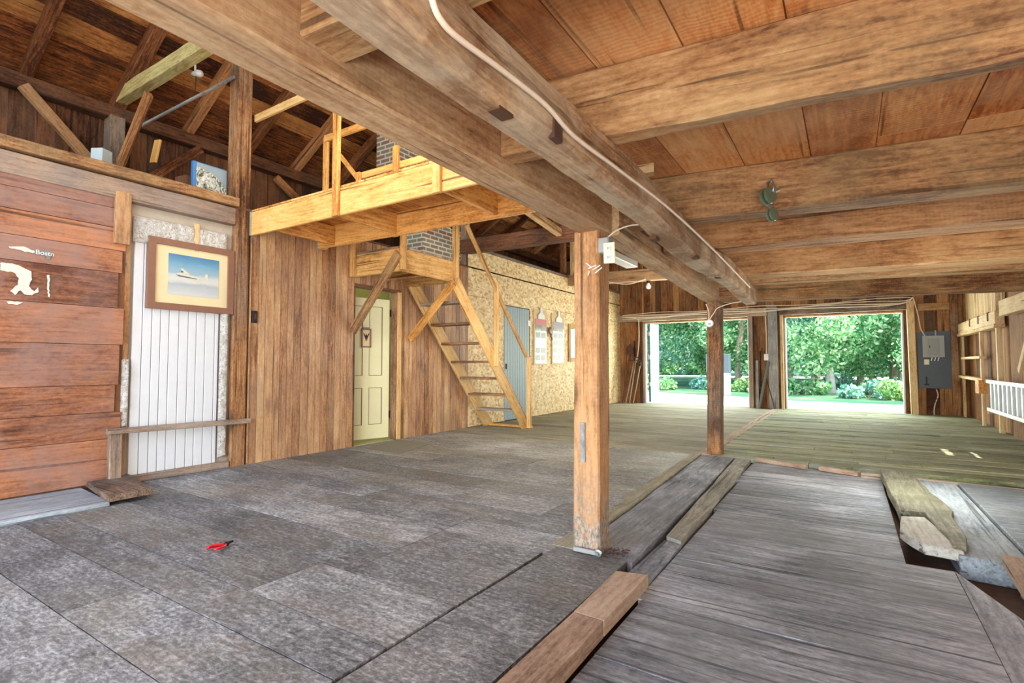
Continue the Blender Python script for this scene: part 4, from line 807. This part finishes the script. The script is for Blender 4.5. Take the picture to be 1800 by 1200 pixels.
# ================================================================== BACK WALL
bw=thing('wall_back',(0,YB,0),'back wall of vertical brown boards with two open garage openings','wall',kind='structure')
Lx0,Lx1,Rx0,Rx1=-5.10,-2.22,-1.38,1.12; ZT=2.40
m=MB()
def vback(x0,x1,z0,z1,w_=.20):
    boards(m,x0,x1,w_,lambda q,a,b,o:q.box(a,b,YB+o,YB+.03+o,z0,z1),.006,.004)
vback(XL-.1,Lx0,0,rz(XL)-.0,.2); vback(Lx0,Lx1,ZT,4.6,.18); vback(Lx1,Rx0,0,4.6,.21); vback(Rx0,Rx1,ZT,4.6,.18); vback(Rx1,2.4,0,4.4,.2)
m.build('boards',W('back','Z'),bw,origin=(0,YB,0))
m=MB(); m.box(XL-2.2,Lx0,YB+.04,YB+.07,0,5); m.box(Lx0,Lx1,YB+.04,YB+.07,ZT,5); m.box(Lx1,Rx0,YB+.04,YB+.07,0,5); m.box(Rx0,Rx1,YB+.04,YB+.07,ZT,5); m.box(Rx1,2.6,YB+.04,YB+.07,0,5)
m.prism([(-8.3,YB+.04,4.2),(2.6,YB+.04,4.2),(-2.85,YB+.04,7.4)],(0,.03,0))
m.build('outer_boards',W('dark','Z'),bw)
m=MB(); boards(m,-7.9,XL-.1,.2,lambda q,a,b,o:q.box(a,b,YB,YB+.03,2.9,4.5),.006,0); boards(m,-6.5,1.0,.2,lambda q,a,b,o:q.box(a,b,YB,YB+.03,4.4,min(rz(a),rz(b))),.006,0); m.build('gable_boards',W('back','Z'),bw,origin=(0,YB,0))
def T(n,p,q,w_,h_,mat,label,cat='beam',**k):
    o=member(n,p,q,w_,h_,W(mat),**k); tag(o,label,cat); return o
T('header_beam',(XL,YB-.08,2.52),(-1.76,YB-.08,2.52),.12,.20,'weather','weathered header timber over the left garage opening')
T('header_beam',(-1.48,YB-.08,2.52),(1.2,YB-.08,2.52),.12,.20,'weather','weathered header timber over the right garage opening')
T('timber_post',(-1.63,YB-.09,0),(-1.63,YB-.09,2.68),.22,.16,'grey','grey notched post between the two garage openings','post',up=(0,1,0),rough=.004)
T('jamb_stud',(-2.17,YB-.07,0),(-2.17,YB-.07,2.42),.11,.10,'weather','grey stud at the right side of the left garage opening','stud',up=(0,1,0))
T('jamb_stud',(-1.43,YB-.07,0),(-1.43,YB-.07,2.42),.07,.08,'stud','pale stud at the left side of the right garage opening','stud',up=(0,1,0))
T('jamb_post',(1.27,YB-.08,0),(1.24,YB-.08,2.62),.14,.14,'stud','pale wooden post beside the electrical board','post',up=(0,1,0))
T('jamb_stud',(-5.16,YB-.05,0),(-5.16,YB-.05,2.42),.10,.08,'dark','dark stud at the left side of the left garage opening','stud',up=(0,1,0))
T('blocking',(1.38,YB-.05,2.46),(2.0,YB-.05,2.46),.06,.17,'joist','short orange blocking above the electrical board','board')
T('corner_post',(2.02,YB-.05,0),(2.02,YB-.05,4.3),.14,.12,'post','brown corner post right of the electrical board','post',up=(0,1,0))
# opening liners / doors folded out
def frm(n,x0,x1,num,label):
    t=thing(n,((x0+x1)/2,YB,0),label,'door frame',kind='structure')
    for a,b,nm in (((x0+.02,YB+.10,0),(x0+.02,YB+.10,ZT),'jamb'),((x1-.02,YB+.10,0),(x1-.02,YB+.10,ZT),'jamb')):
        o=member(nm,a,b,.04,.12,WHITE,t,up=(0,1,0))
    member('head',(x0,YB+.10,ZT-.02),(x1,YB+.10,ZT-.02),.12,.04,W('stud'),t)
frm('trim_1',Lx0,Lx1,1,'pale frame lining the left garage opening'); frm('trim_2',Rx0,Rx1,2,'pale frame lining the right garage opening')
GRN=plain('green_door_edge',lin(52,84,62),.5)
def leaf(n,x,dirx,ang,label,mat=WHITE,L=1.15):
    t=thing(n,(x,YB+.2,0),label,'door',kind='structure'); d=Vector((dirx*cs(ang),sn(ang),0)); p=Vector((x,YB+.19,0)); nn=Vector((-d.y,d.x,0))*.045
    m=MB(); P=[p,p+d*L,p+d*L+nn,p+nn]; m.hexa([Vector((q.x,q.y,.03)) for q in P],[Vector((q.x,q.y,ZT-.03)) for q in P]); m.build('door_panel',mat,t)
    m=MB(); P=[p-d*.012-nn*.1,p-d*.001-nn*.1,p-d*.001+nn*1.1,p-d*.012+nn*1.1]; m.hexa([Vector((q.x,q.y,.03)) for q in P],[Vector((q.x,q.y,ZT-.03)) for q in P]); m.build('edge_strip',GRN,t)
    for z in (.5,1.3,2.0):
        P=[p+d*.0+nn*.5+Vector((0,0,z))]; m=MB(); m.box(P[0].x-.03,P[0].x+.03,P[0].y-.06,P[0].y-.02,z,z+.12); m.build('hinge',STEEL,t)
leaf('door_3',Lx0+.12,1,math.radians(83),'white door leaf folded out at the left garage opening',L=.62)
leaf('door_4',Rx1+.03,1,math.radians(80),'door leaf folded out at the right side of the right garage opening',GRN)
leaf('door_5',Rx0-.03,-1,math.radians(80),'door leaf folded out at the left side of the right garage opening',GRN)
leaf('door_6',Lx1-.0,1,math.radians(88),'door leaf folded out at the right side of the left garage opening',WHITE,.9)
# cables along header
for i,(dz,lab) in enumerate(((0,'highest'),(-.05,'second'),(-.09,'third'),(-.13,'lowest'))):
    pts=[(x,YB-.17-.012*i,2.66+dz+.025*math.sin(x*2.3+i*1.3)+(.03*(x+2)/4)) for x in (-5.7,-4.6,-3.6,-2.7,-1.9,-1.2,-.4,.5,1.1)]+[(1.30,YB-.17-.012*i,2.68)]
    cable('white_cable',pts,.011,lab+' of the pale cables strung along the header above both openings')
cable('white_cable',[(-5.6,YB-.16,2.55),(-5.25,YB-.16,2.5),(-5.2,YB-.16,2.3),(-5.22,YB-.14,1.7),(-5.3,YB-.12,1.2)],.012,'pale cable hanging beside the left garage opening')
cable('white_cable',[(-1.80,YB-.18,2.62),(-1.80,YB-.1,2.4),(-1.79,YB-.05,1.9),(-1.80,YB-.03,1.42)],.014,'pale cable running down to the outlet between the openings')
m=MB(); m.box(-1.86,-1.74,YB-.05,YB-.005,1.25,1.42); o=m.build('wall_outlet',WPLAST,bevel=.005); tag(o,'white outlet on the boards between the garage openings','outlet')
cable('white_cable',[(1.30,YB-.18,2.66),(1.38,YB-.10,2.3),(1.42,YB-.06,2.0),(1.47,YB-.06,1.86),(1.5,YB-.06,1.80)],.013,'pale cable dropping from the header to the electrical panel')
# leaning poles between openings
T('leaning_board',(-2.03,YB-.12,.0),(-2.03,YB-.05,1.25),.07,.03,'grey','narrow grey board leaning at the left between the openings','board',up=(0,1,0))
def pole(a,b,r,mat,label,cat='pole',n='pole'): 
    m=MB(); m.tube([a,b],r,8); o=m.build(n,mat); tag(o,label,cat); return o
pole((-1.97,YB-.22,0),(-1.74,YB-.19,1.22),.035,plain('grey_pipe',lin(104,112,104),.5,.2),'grey pipe leaning against the post between the openings','pipe','grey_pipe')
pole((-1.60,YB-.30,0),(-1.84,YB-.06,.9),.01,RUST,'thin rusty rod leaning between the openings','rod','iron_rod')
pole((-1.95,YB-.06,.55),(-1.95,YB-.06,1.5),.012,IRON,'thin black rod hanging between the openings','rod','iron_rod')
# tools in the left corner
def tool(name,a,b,headkind,label,mat=BARK):
    a=Vector(a);b=Vector(b); t=thing(name,a,label,'garden tool'); m=MB(); m.tube([a,b],.016,7); m.build('handle',mat,t)
    d=(b-a).normalized(); m=MB()
    if headkind=='shovel': m.prism([b+Vector((-.10,0,0)),b+Vector((.10,0,0)),b+Vector((.11,.01,.2)),b+Vector((0,.02,.32)),b+Vector((-.11,.01,.2))],(0,.012,0)); 
    elif headkind=='rake':
        m.box(b.x-.18,b.x+.18,b.y-.01,b.y+.01,b.z,b.z+.02)
        for i in range(9): m.box(b.x-.18+i*.042,b.x-.172+i*.042,b.y-.06,b.y,b.z,b.z+.01)
    elif headkind=='fork':
        for i in range(4): m.tube([b+Vector((-.08+i*.05,0,0)),b+Vector((-.08+i*.05,.02,.28))],.007,5)
        m.box(b.x-.09,b.x+.09,b.y-.01,b.y+.01,b.z-.01,b.z+.02)
    else: m.box(b.x-.03,b.x+.03,b.y-.03,b.y+.02,b.z,b.z+.12)
    m.build('head',RUST if headkind!='grip' else IRON,t)
tool('shovel',(-5.58,14.7,0),(-5.48,15.08,1.45),'shovel','long shovel standing against the corner left of the garage opening',RUST)
tool('rake',(-5.47,14.65,0),(-5.36,15.1,1.25),'rake','rake leaning in the corner right of the shovel')
tool('pitchfork',(-5.34,14.6,0),(-5.30,15.12,1.35),'fork','pitchfork leaning in the corner between the rake and the opening')
tool('hoe',(-5.26,14.7,0),(-5.18,15.1,1.1),'grip','short tool nearest the left garage opening')
m=MB(); m.box(-5.40,-5.37,YB-.05,YB-.02,1.2,1.85); o=m.build('hanging_saw',IRON); tag(o,'long black blade hanging above the corner tools, left one','tool')
m=MB(); m.box(-5.22,-5.19,YB-.05,YB-.02,1.2,1.8); o=m.build('hanging_saw',IRON); tag(o,'long black blade hanging above the corner tools, right one','tool')
# electrical board
eb=thing('electrical_panel',(1.66,YB-.06,.6),'dark blue plywood board with a grey breaker panel beside the right opening','electrical panel')
q=[PY(u,v,YB-.06) for u,v in ((1612,583),(1674,586),(1673,683),(1613,683))]
x0,x1,z0,z1=q[0].x,q[1].x,q[2].z,q[0].z
m=MB(); m.box(x0,x1,YB-.06,YB-.035,z0,z1); m.build('backboard',NAVY,eb)
q=[PY(u,v,YB-.16) for u,v in ((1621,590),(1660,589),(1660,628),(1621,628))]
m=MB(); m.box(q[0].x,q[1].x,YB-.16,YB-.06,q[3].z,q[0].z); cab=m.build('breaker_box',GREYP,eb,bevel=.006)
xa_,xb_,za_,zb_=q[0].x,q[1].x,q[3].z,q[0].z; 
m=MB(); m.box(xa_+.10,xb_-.10,YB-.17,YB-.16,za_+.05,zb_-.07); d_=m.build('breaker_door',plain('grey_enamel_dark',lin(140,142,138),.5,nz=.03),cab,bevel=.003)
m=MB(); m.box(xa_+.12,xa_+.135,YB-.178,YB-.17,za_+.22,za_+.27); m.build('latch',IRON,cab)
c=PY(1629,636,YB-.1); m=MB(); m.box(c.x-.045,c.x+.045,YB-.11,YB-.06,c.z-.06,c.z+.06); m.build('outlet_box',IVORY,eb,bevel=.004)
c=PY(1629,672,YB-.07); m=MB(); m.box(c.x-.012,c.x+.012,YB-.08,YB-.06,c.z-.05,c.z+.13); m.box(c.x-.045,c.x+.045,YB-.08,YB-.06,c.z-.06,c.z-.03); m.build('bracket',IRON,eb)
for i in range(3):
    m=MB(); m.tube([(xb_-.10-.06*i,YB-.1,za_),(xb_-.12-.06*i,YB-.09,za_-.08)],.01,6); m.build('wire_stub',WPLAST,eb)
m=MB(); m.tube([((xa_+xb_)/2+.05,YB-.1,zb_),((xa_+xb_)/2+.05,YB-.09,zb_+.12)],.02,8); m.build('conduit',GREYP,eb)
cable('white_cable',[PY(u,v,YB-.1) for u,v in ((1646,684),(1649,695),(1644,710),(1642,722),(1643,731))],.014,'pinkish cable hanging below the electrical board to the floor',plain('pink_cable',lin(206,186,180),.5))
# ================================================================== RIGHT WALL
rw=thing('wall_right',(XR,8,0),'right wall of dark brown vertical boards behind open studs','wall',kind='structure')
m=MB(); boards(m,-4,8.0,.32,lambda q,a,b,o:q.box(XR+.14+o,XR+.17+o,a,b,0,2.15),.008,.004); boards(m,8.8,YB,.32,lambda q,a,b,o:q.box(XR+.14+o,XR+.17+o,a,b,0,2.15),.008,.004); m.box(XR+.14,XR+.17,8.0,8.8,0,1.4); boards(m,-4,YB,.22,lambda q,a,b,o:q.box(XR+.14+o,XR+.17+o,a,b,2.15,4.4),.008,.004)
m.build('boards',W('back','Z'),rw,origin=(XR,0,0)); m=MB(); m.box(XR+.18,XR+.22,-4,8.0,0,4.5); m.box(XR+.18,XR+.22,8.8,YB,0,4.5); m.box(XR+.18,XR+.22,8.0,8.8,0,1.50); m.box(XR+.18,XR+.22,8.0,8.8,1.62,1.90); m.box(XR+.18,XR+.22,8.0,8.8,2.08,4.5); m.box(XR+.18,XR+.22,8.0,8.12,1.4,2.1); m.box(XR+.18,XR+.22,8.68,8.8,1.4,2.1); m.build('outer_boards',W('dark','Z'),rw)
for (u,v0,v1,w_,lab,z1) in ((1692,575,745,.07,'pale stud nearest the electrical board',1.95),(1725,570,757,.07,'second pale stud along the right wall',1.9)):
    p=PX(u,v1,XR-.02); o=member('wall_stud',(XR+.03,p.y,0),(XR+.03,p.y,z1),.05,.09,W('stud'),rough=.003,up=(0,1,0)); tag(o,lab,'stud')
p=PX(1757,765,XR); o=member('wall_stud',(XR+.04,p.y,0),(XR+.04,p.y,3.2),.07,.10,W('stud'),up=(0,1,0)); tag(o,'tall pale stud beside the ladder','stud')
o=member('notched_beam',(XR+.03,11.62,1.93),(XR+.03,15.1,1.93),.12,.22,W('stud'),rough=.006); tag(o,'pale notched timber across the top of the right wall studs','beam')
mm=MB()
for yy_ in (12.1,12.9,13.7): mm.box(XR-.035,XR+.0,yy_,yy_+.09,1.90,2.05)
mm.build('notch',plain('dark_notch',lin(70,30,20),.9),o)
o=member('stud_plate',(XR+.02,11.6,1.79),(XR+.02,15.1,1.79),.14,.06,W('stud')); tag(o,'thin pale plate board under the notched timber','board')
ya,yb_=PX(1725,628,XR).y,PX(1692,628,XR).y
o=member('ladder_rung',(XR+.02,ya,1.28),(XR+.02,yb_,1.28),.10,.05,W('stud')); tag(o,'upper pale rung between the two studs','board')
o=member('ladder_rung',(XR+.02,ya-.3,.86),(XR+.02,yb_+.3,.88),.14,.06,W('stud')); tag(o,'lower pale rung between the two studs','board')
m=MB(); m.box(XR-.12,XR+.0,12.55,12.85,.62,.86); o=m.build('wood_block',W('fir','Y')); tag(o,'orange wooden block behind the end of the ladder','block')
o=member('brace',PX(1672,628,XR+.08),PX(1683,590,XR+.08),.05,.12,W('joist')); tag(o,'orange slanted brace behind the studs next to the electrical board','brace')
# big board + brace at the far right
o=member('timber_post',(XR+.02,10.75,0),(XR+.02,10.75,3.3),.20,.16,W('post'),up=(0,1,0)); 
bpy.data.objects.remove(o)
m=MB(); m.box(XR+.09,XR+.13,10.1,11.35,0.0,3.2); o=m.build('wide_board',W('back','Z')); tag(o,'wide reddish-brown board right of the tall stud','board')
o=member('hewn_timber',(XR-.03,9.0,2.0),(XR-.03,11.0,2.02),.12,.24,W('stud'),rough=.01); tag(o,'pale hewn timber at the right edge of the picture','beam')
o=member('brace',(XR+.03,10.45,1.05),(XR+.03,9.5,1.95),.08,.10,W('stud')); tag(o,'pale diagonal brace at the right edge of the picture','brace')
o=member('brace',(XR+.0,15.0,2.75),(XR+.0,13.9,2.95),.10,.10,W('stud')); tag(o,'pale diagonal brace high in the back right corner','brace')
# upper boards, light from the openings put into their pale colour
m=MB(); boards(m,11.7,15.0,.12,lambda q,a,b,o:q.box(XR+.10+o,XR+.125+o,a,b,2.02,3.0),.006,.002); o=m.build('pale_boards',W('stud','Z'),origin=(XR,13,2)); tag(o,'boards coloured pale as if sunlit above the notched timber on the right wall','board panel')
# ladder stored on the wall
la=thing('aluminium_ladder',(XR-.12,10.5,.6),'pale aluminium ladder stored on its side along the right wall','ladder')
for z in (.40,.865):
    m=MB(); m.box(XR-.16,XR-.10,8.6,11.7,z-.03,z+.03); m.build('rail',ALU,la,bevel=.006)
y=8.8
while y<11.6:
    m=MB(); m.box(XR-.15,XR-.11,y,y+.07,.43,.84); m.build('rung',ALU,la,bevel=.004); y+=.26
for y in (10.9,10.2,9.6):
    m=MB(); m.box(XR-.09,XR-.04,y,y+.28,.44,.84); m.build('step',ALU,la,bevel=.004)
o=member('ladder_bracket',(XR+.03,11.5,.36),(XR-.18,11.5,.36),.05,.04,W('stud')); tag(o,'wooden peg carrying the far end of the ladder','bracket')
o=member('ladder_bracket',(XR+.08,9.3,.355),(XR-.18,9.3,.355),.05,.03,W('stud')); tag(o,'wooden peg carrying the near end of the ladder','bracket')
# ================================================================== SMALL THINGS
c=PZ(386,958,.015); pk=thing('pliers',(c.x,c.y,0),'red-handled pliers lying on the grey floor','pliers')
dv=Vector((.35,.94,0)).normalized(); dv=Vector((cs(math.radians(35)),sn(math.radians(35)),0))
A=PZ(372,965,.02);B=PZ(398,956,.02); d=(B-A); nn=Vector((-d.y,d.x,0)).normalized()
m=MB(); m.tube([A+nn*.035,A+nn*.05+d*.35,A+nn*.02+d*.8,B],[.009,.012,.011,.008],8); m.build('handle',RED,pk,smooth=True)
m=MB(); m.tube([A-nn*.02,A-nn*.03+d*.4,A-nn*.01+d*.85,B],[.007,.009,.009,.008],8); m.build('handle',RED,pk,smooth=True)
m=MB(); m.lathe(B+Vector((0,0,-.008)),(0,0,1),[(0,.016),(.016,.016)],10); m.prism([B-nn*.012,B+nn*.012,B+nn*.004+d.normalized()*.05,B-nn*.006+d.normalized()*.045],(0,0,.012)); m.build('jaw',IRON,pk)
pu=thing('pulley_block',PY(1350,340,3.18),'grey-green double pulley block hanging on the wide joist','pulley')
yj=PX(0,0,1) and 3.3
def disc(m,c,r,th,ax): m.lathe(Vector(c)-Vector(ax)*th/2,ax,[(0,r*.9),(th*.15,r),(th*.85,r),(th,r*.9)],20)
ax=Vector((.86,-.5,.12)).normalized(); yj=3.24
c1=PY(1350,345,yj); c2=PY(1357,378,yj)
m=MB(); disc(m,c1-ax*.016,.048,.014,ax); disc(m,c1+ax*.012,.046,.014,ax); m.build('upper_sheave',GREENB,pu)
m=MB(); disc(m,c2-ax*.010,.036,.012,ax); disc(m,c2+ax*.012,.036,.012,ax); m.build('lower_sheave',GREENB,pu)
m=MB(); m.tube([c1+Vector((0,0,.03)),c1+Vector((.0,0,.075)),c1+Vector((.015,.02,.095)),c1+Vector((.03,.01,.06)),c1+Vector((.026,0,.02))],.008,7); m.build('hook',STEEL,pu,smooth=True)
m=MB(); m.tube([c1-Vector((0,0,.045)),c2+Vector((0,0,.03))],.009,6); m.build('link',STEEL,pu); m=MB(); m.tube([c1+Vector((.04,0,.02)),c1+Vector((.062,0,.024))],.008,6); m.build('shackle',STEEL,pu)
# ================================================================== OUTSIDE
m=MB(); m.box(-30,30,YB+.05,17.0,-.30,-.12)
P=[(-30,15.3),(30,15.3),(30,20.0),(6,20),(1.4,19.9),(-1.9,20.4),(-3.2,21.6),(-7.7,23.4),(-30,26)]
m=MB(); m.prism([Vector((x,y,-.3)) for x,y in P],(0,0,.2)); o=m.build('gravel_drive',GRAVEL,origin=(0,0,0)); tag(o,'bright pale gravel outside the garage openings','gravel',kind='stuff')
m=MB(); n=40; vs=[];fs=[]
def gz(x,y): return -.14+.012*max(0,y-20)*.4+.05*noise.noise(Vector((x*.2,y*.2,0)))*(1 if y>22 else 0)
for i in range(n+1):
    for j in range(n+1):
        x=-70+140*j/n; y=15.3+85*(i/n); vs.append((x,y,gz(x,y)))
for i in range(n):
    for j in range(n): a_=i*(n+1)+j; fs.append((a_,a_+1,a_+n+2,a_+n+1))
m.add(vs,fs); o=m.build('lawn',GRASS,origin=(0,0,0)); tag(o,'green lawn beyond the gravel','grass',kind='stuff')
m=MB(); 
P=[(x,y) for x,y in ((-60,44),(-10,45),(-4,46),(6,47),(30,48),(30,51.5),(6,50.5),(-4,49.5),(-10,48.5),(-60,47.5))]
m.prism([Vector((x,y,.02)) for x,y in P],(0,0,.12)); o=m.build('road',GRAVEL); tag(o,'pale road crossing behind the lawn','road',kind='stuff')
import numpy as np
rng=np.random.default_rng(5)
def leafmesh(name,centres,radii,n,size,mat):
    N=n; ci=rng.integers(0,len(centres),N); c=np.array(centres)[ci]; r=np.array(radii)[ci]
    d=rng.normal(size=(N,3)); d/=np.linalg.norm(d,axis=1)[:,None]; p=c+d*(r*rng.uniform(.55,1.05,N))[:,None]*np.array([1,1,.75])
    a=rng.normal(size=(N,3)); a/=np.linalg.norm(a,axis=1)[:,None]; b=np.cross(a,rng.normal(size=(N,3))); b/=np.linalg.norm(b,axis=1)[:,None]
    s=(size*rng.uniform(.6,1.3,N))[:,None]
    v=np.stack([p-a*s,p+b*s*.55,p+a*s,p-b*s*.55],1).reshape(-1,3)
    me=bpy.data.meshes.new(name); me.from_pydata(v.tolist(),[],[(4*i,4*i+1,4*i+2,4*i+3) for i in range(N)]); me.materials.append(mat); return me
protos=[]
for k in range(5):
    rr=random.Random(50+k); h=rr.uniform(2.4,3.4)
    cen=[];rad=[]
    for i in range(34): 
        a=rr.uniform(0,6.28); q=rr.uniform(.3,2.9); z=rr.uniform(1.1,7.5); cen.append((q*cs(a),q*sn(a),z)); rad.append(rr.uniform(.6,1.2))
    leaf_me=leafmesh('foliage',cen,rad,19000,.085,LEAFS[k%3])
    m=MB(); pts=[Vector((0,0,-.3))]; 
    for i in range(1,9): pts.append(Vector((noise.noise(Vector((i*.4,k,0)))*.25,noise.noise(Vector((i*.4,k,5)))*.25,i*.95)))
    m.tube(pts,[.17-.016*i for i in range(9)],8)
    for i in range(7):
        q=pts[3+i%5]; a=rr.uniform(0,6.28); m.tube([q,q+Vector((cs(a)*.8,sn(a)*.8,.6)),q+Vector((cs(a)*1.7,sn(a)*1.7,1.3))],[.06,.04,.02],5)
    tm=m.build('trunk',[BARK,BARKP][k%2]); tme=tm.data; bpy.data.objects.remove(tm)
    # mesh origin: rebuilt around centre, keep offset
    mn=min(p.z for p in pts); protos.append((leaf_me,tme,k))
spots=[(-11.5,34),(-9.6,29.5),(-7.6,36),(-6.6,31),(-5.2,38),(-4.6,28.5),(-3.2,33),(-1.6,39),(-.4,27),(.3,34),(1.6,29),(2.6,36),(3.8,31),(5.0,38),(-13,42),(-9,43),(-2.5,42.5),(1.2,41),(6.5,33),(7.5,40),(3.0,26.2),(-15,38)]
sd=['slender','leafy','broad','pale-trunked','dense']
for i,(x,y) in enumerate(spots):
    lm,tme,k=protos[i%5]
    side='in the left opening' if x/y<-.13 else 'in the right opening'
    t=thing('tree',(x,y,gz(x,y)),'%s broadleaf tree beyond the lawn, %s from the left'%(sd[k],'number '+str(i)),'tree','trees beyond the lawn')
    s_=random.uniform(.85,1.15); rt=random.uniform(0,6.28)
    t.scale=(s_,s_,s_); t.rotation_euler.z=rt
    o=bpy.data.objects.new('foliage',lm); COL.objects.link(o); o.parent=t
    o=bpy.data.objects.new('trunk',tme); COL.objects.link(o); o.parent=t; o.location=(0,0,-.3)
    t['_x']=x/y
tr=sorted([o for o in S.objects if o.get('_x') is not None],key=lambda o:o['_x'])
nth=['leftmost','second','third','fourth','fifth','sixth','seventh','eighth','ninth','tenth','eleventh','twelfth','thirteenth','fourteenth','fifteenth','sixteenth','seventeenth','eighteenth','nineteenth','twentieth','twenty-first','rightmost']
for i,o in enumerate(tr): o['label']='%s broadleaf tree of the woods seen through the garage openings'%nth[i]; del o['_x']
# far wood
cen=[];rad=[]
for i in range(240): cen.append((random.uniform(-45,28),random.uniform(54,66),random.uniform(0.5,15))); rad.append(random.uniform(1.2,2.6))
me=leafmesh('distant_woods',cen,rad,60000,.30,LEAFS[1]); o=bpy.data.objects.new('distant_woods',me); COL.objects.link(o); tag(o,'dense green wood far behind the road','woods',kind='stuff')
# undergrowth
cen=[(random.uniform(-40,25),random.uniform(51.8,55),random.uniform(.3,4.5)) for _ in range(260)]; me=leafmesh('thicket',cen,[random.uniform(.8,1.4) for _ in cen],42000,.22,LEAFS[0]); o=bpy.data.objects.new('thicket',me); COL.objects.link(o); tag(o,'green undergrowth directly behind the road','thicket',kind='stuff')
us=[(-8.0,25.5,'low bush at the left of the left opening'),(-5.6,27,'low bush in the middle of the left opening'),(-3.4,26,'low leafy bush behind the post in the left opening'),(-1.5,25,'low bush at the left of the right opening'),(.6,24,'spreading fern-like bush in the right opening'),(2.0,22.8,'blue-green bush at the right side of the right opening'),(1.1,26.5,'bush behind the blue-green one'),(-.2,29,'bush further back in the right opening')]
for i,(x,y,l) in enumerate(us):
    rr=random.Random(i); cen=[(rr.uniform(-.9,.9),rr.uniform(-.6,.6),rr.uniform(.05,.5)) for _ in range(8)]; me=leafmesh('leaves',cen,[.35]*8,1800,.09,LEAFS[i%3])
    t=thing('bush',(x,y,gz(x,y)),l,'bush'); o=bpy.data.objects.new('leaves',me); COL.objects.link(o); o.parent=t
    m=MB()
    for j in range(6): a=j*1.05; m.tube([(x,y,gz(x,y)-.05),(x+cs(a)*.4,y+sn(a)*.4,gz(x,y)+.45)],.012,4)
    m.build('stems',BARK,t)
c=Vector((-2.35,22.5,0)); q=PY(1260,650,22.5)
ut=thing('utility_cabinet',(q.x,22.5,-.12),'dark cabinet on a grey base standing outside behind the far post','cabinet')
a_,b_=PY(1241,650,22.5).x,PY(1282,650,22.5).x
m=MB(); m.box(a_,b_,22.5,22.9,PY(0+1260,655,22.5).z,PY(1260,622,22.5).z); m.build('body',plain('dark_slate',lin(70,84,88),.5),ut,bevel=.02); m=MB(); m.box(a_+.1,b_-.02,22.5,22.9,-.13,PY(1260,655,22.5).z); m.build('base',plain('grey_base',lin(150,166,160),.6),ut,bevel=.02)
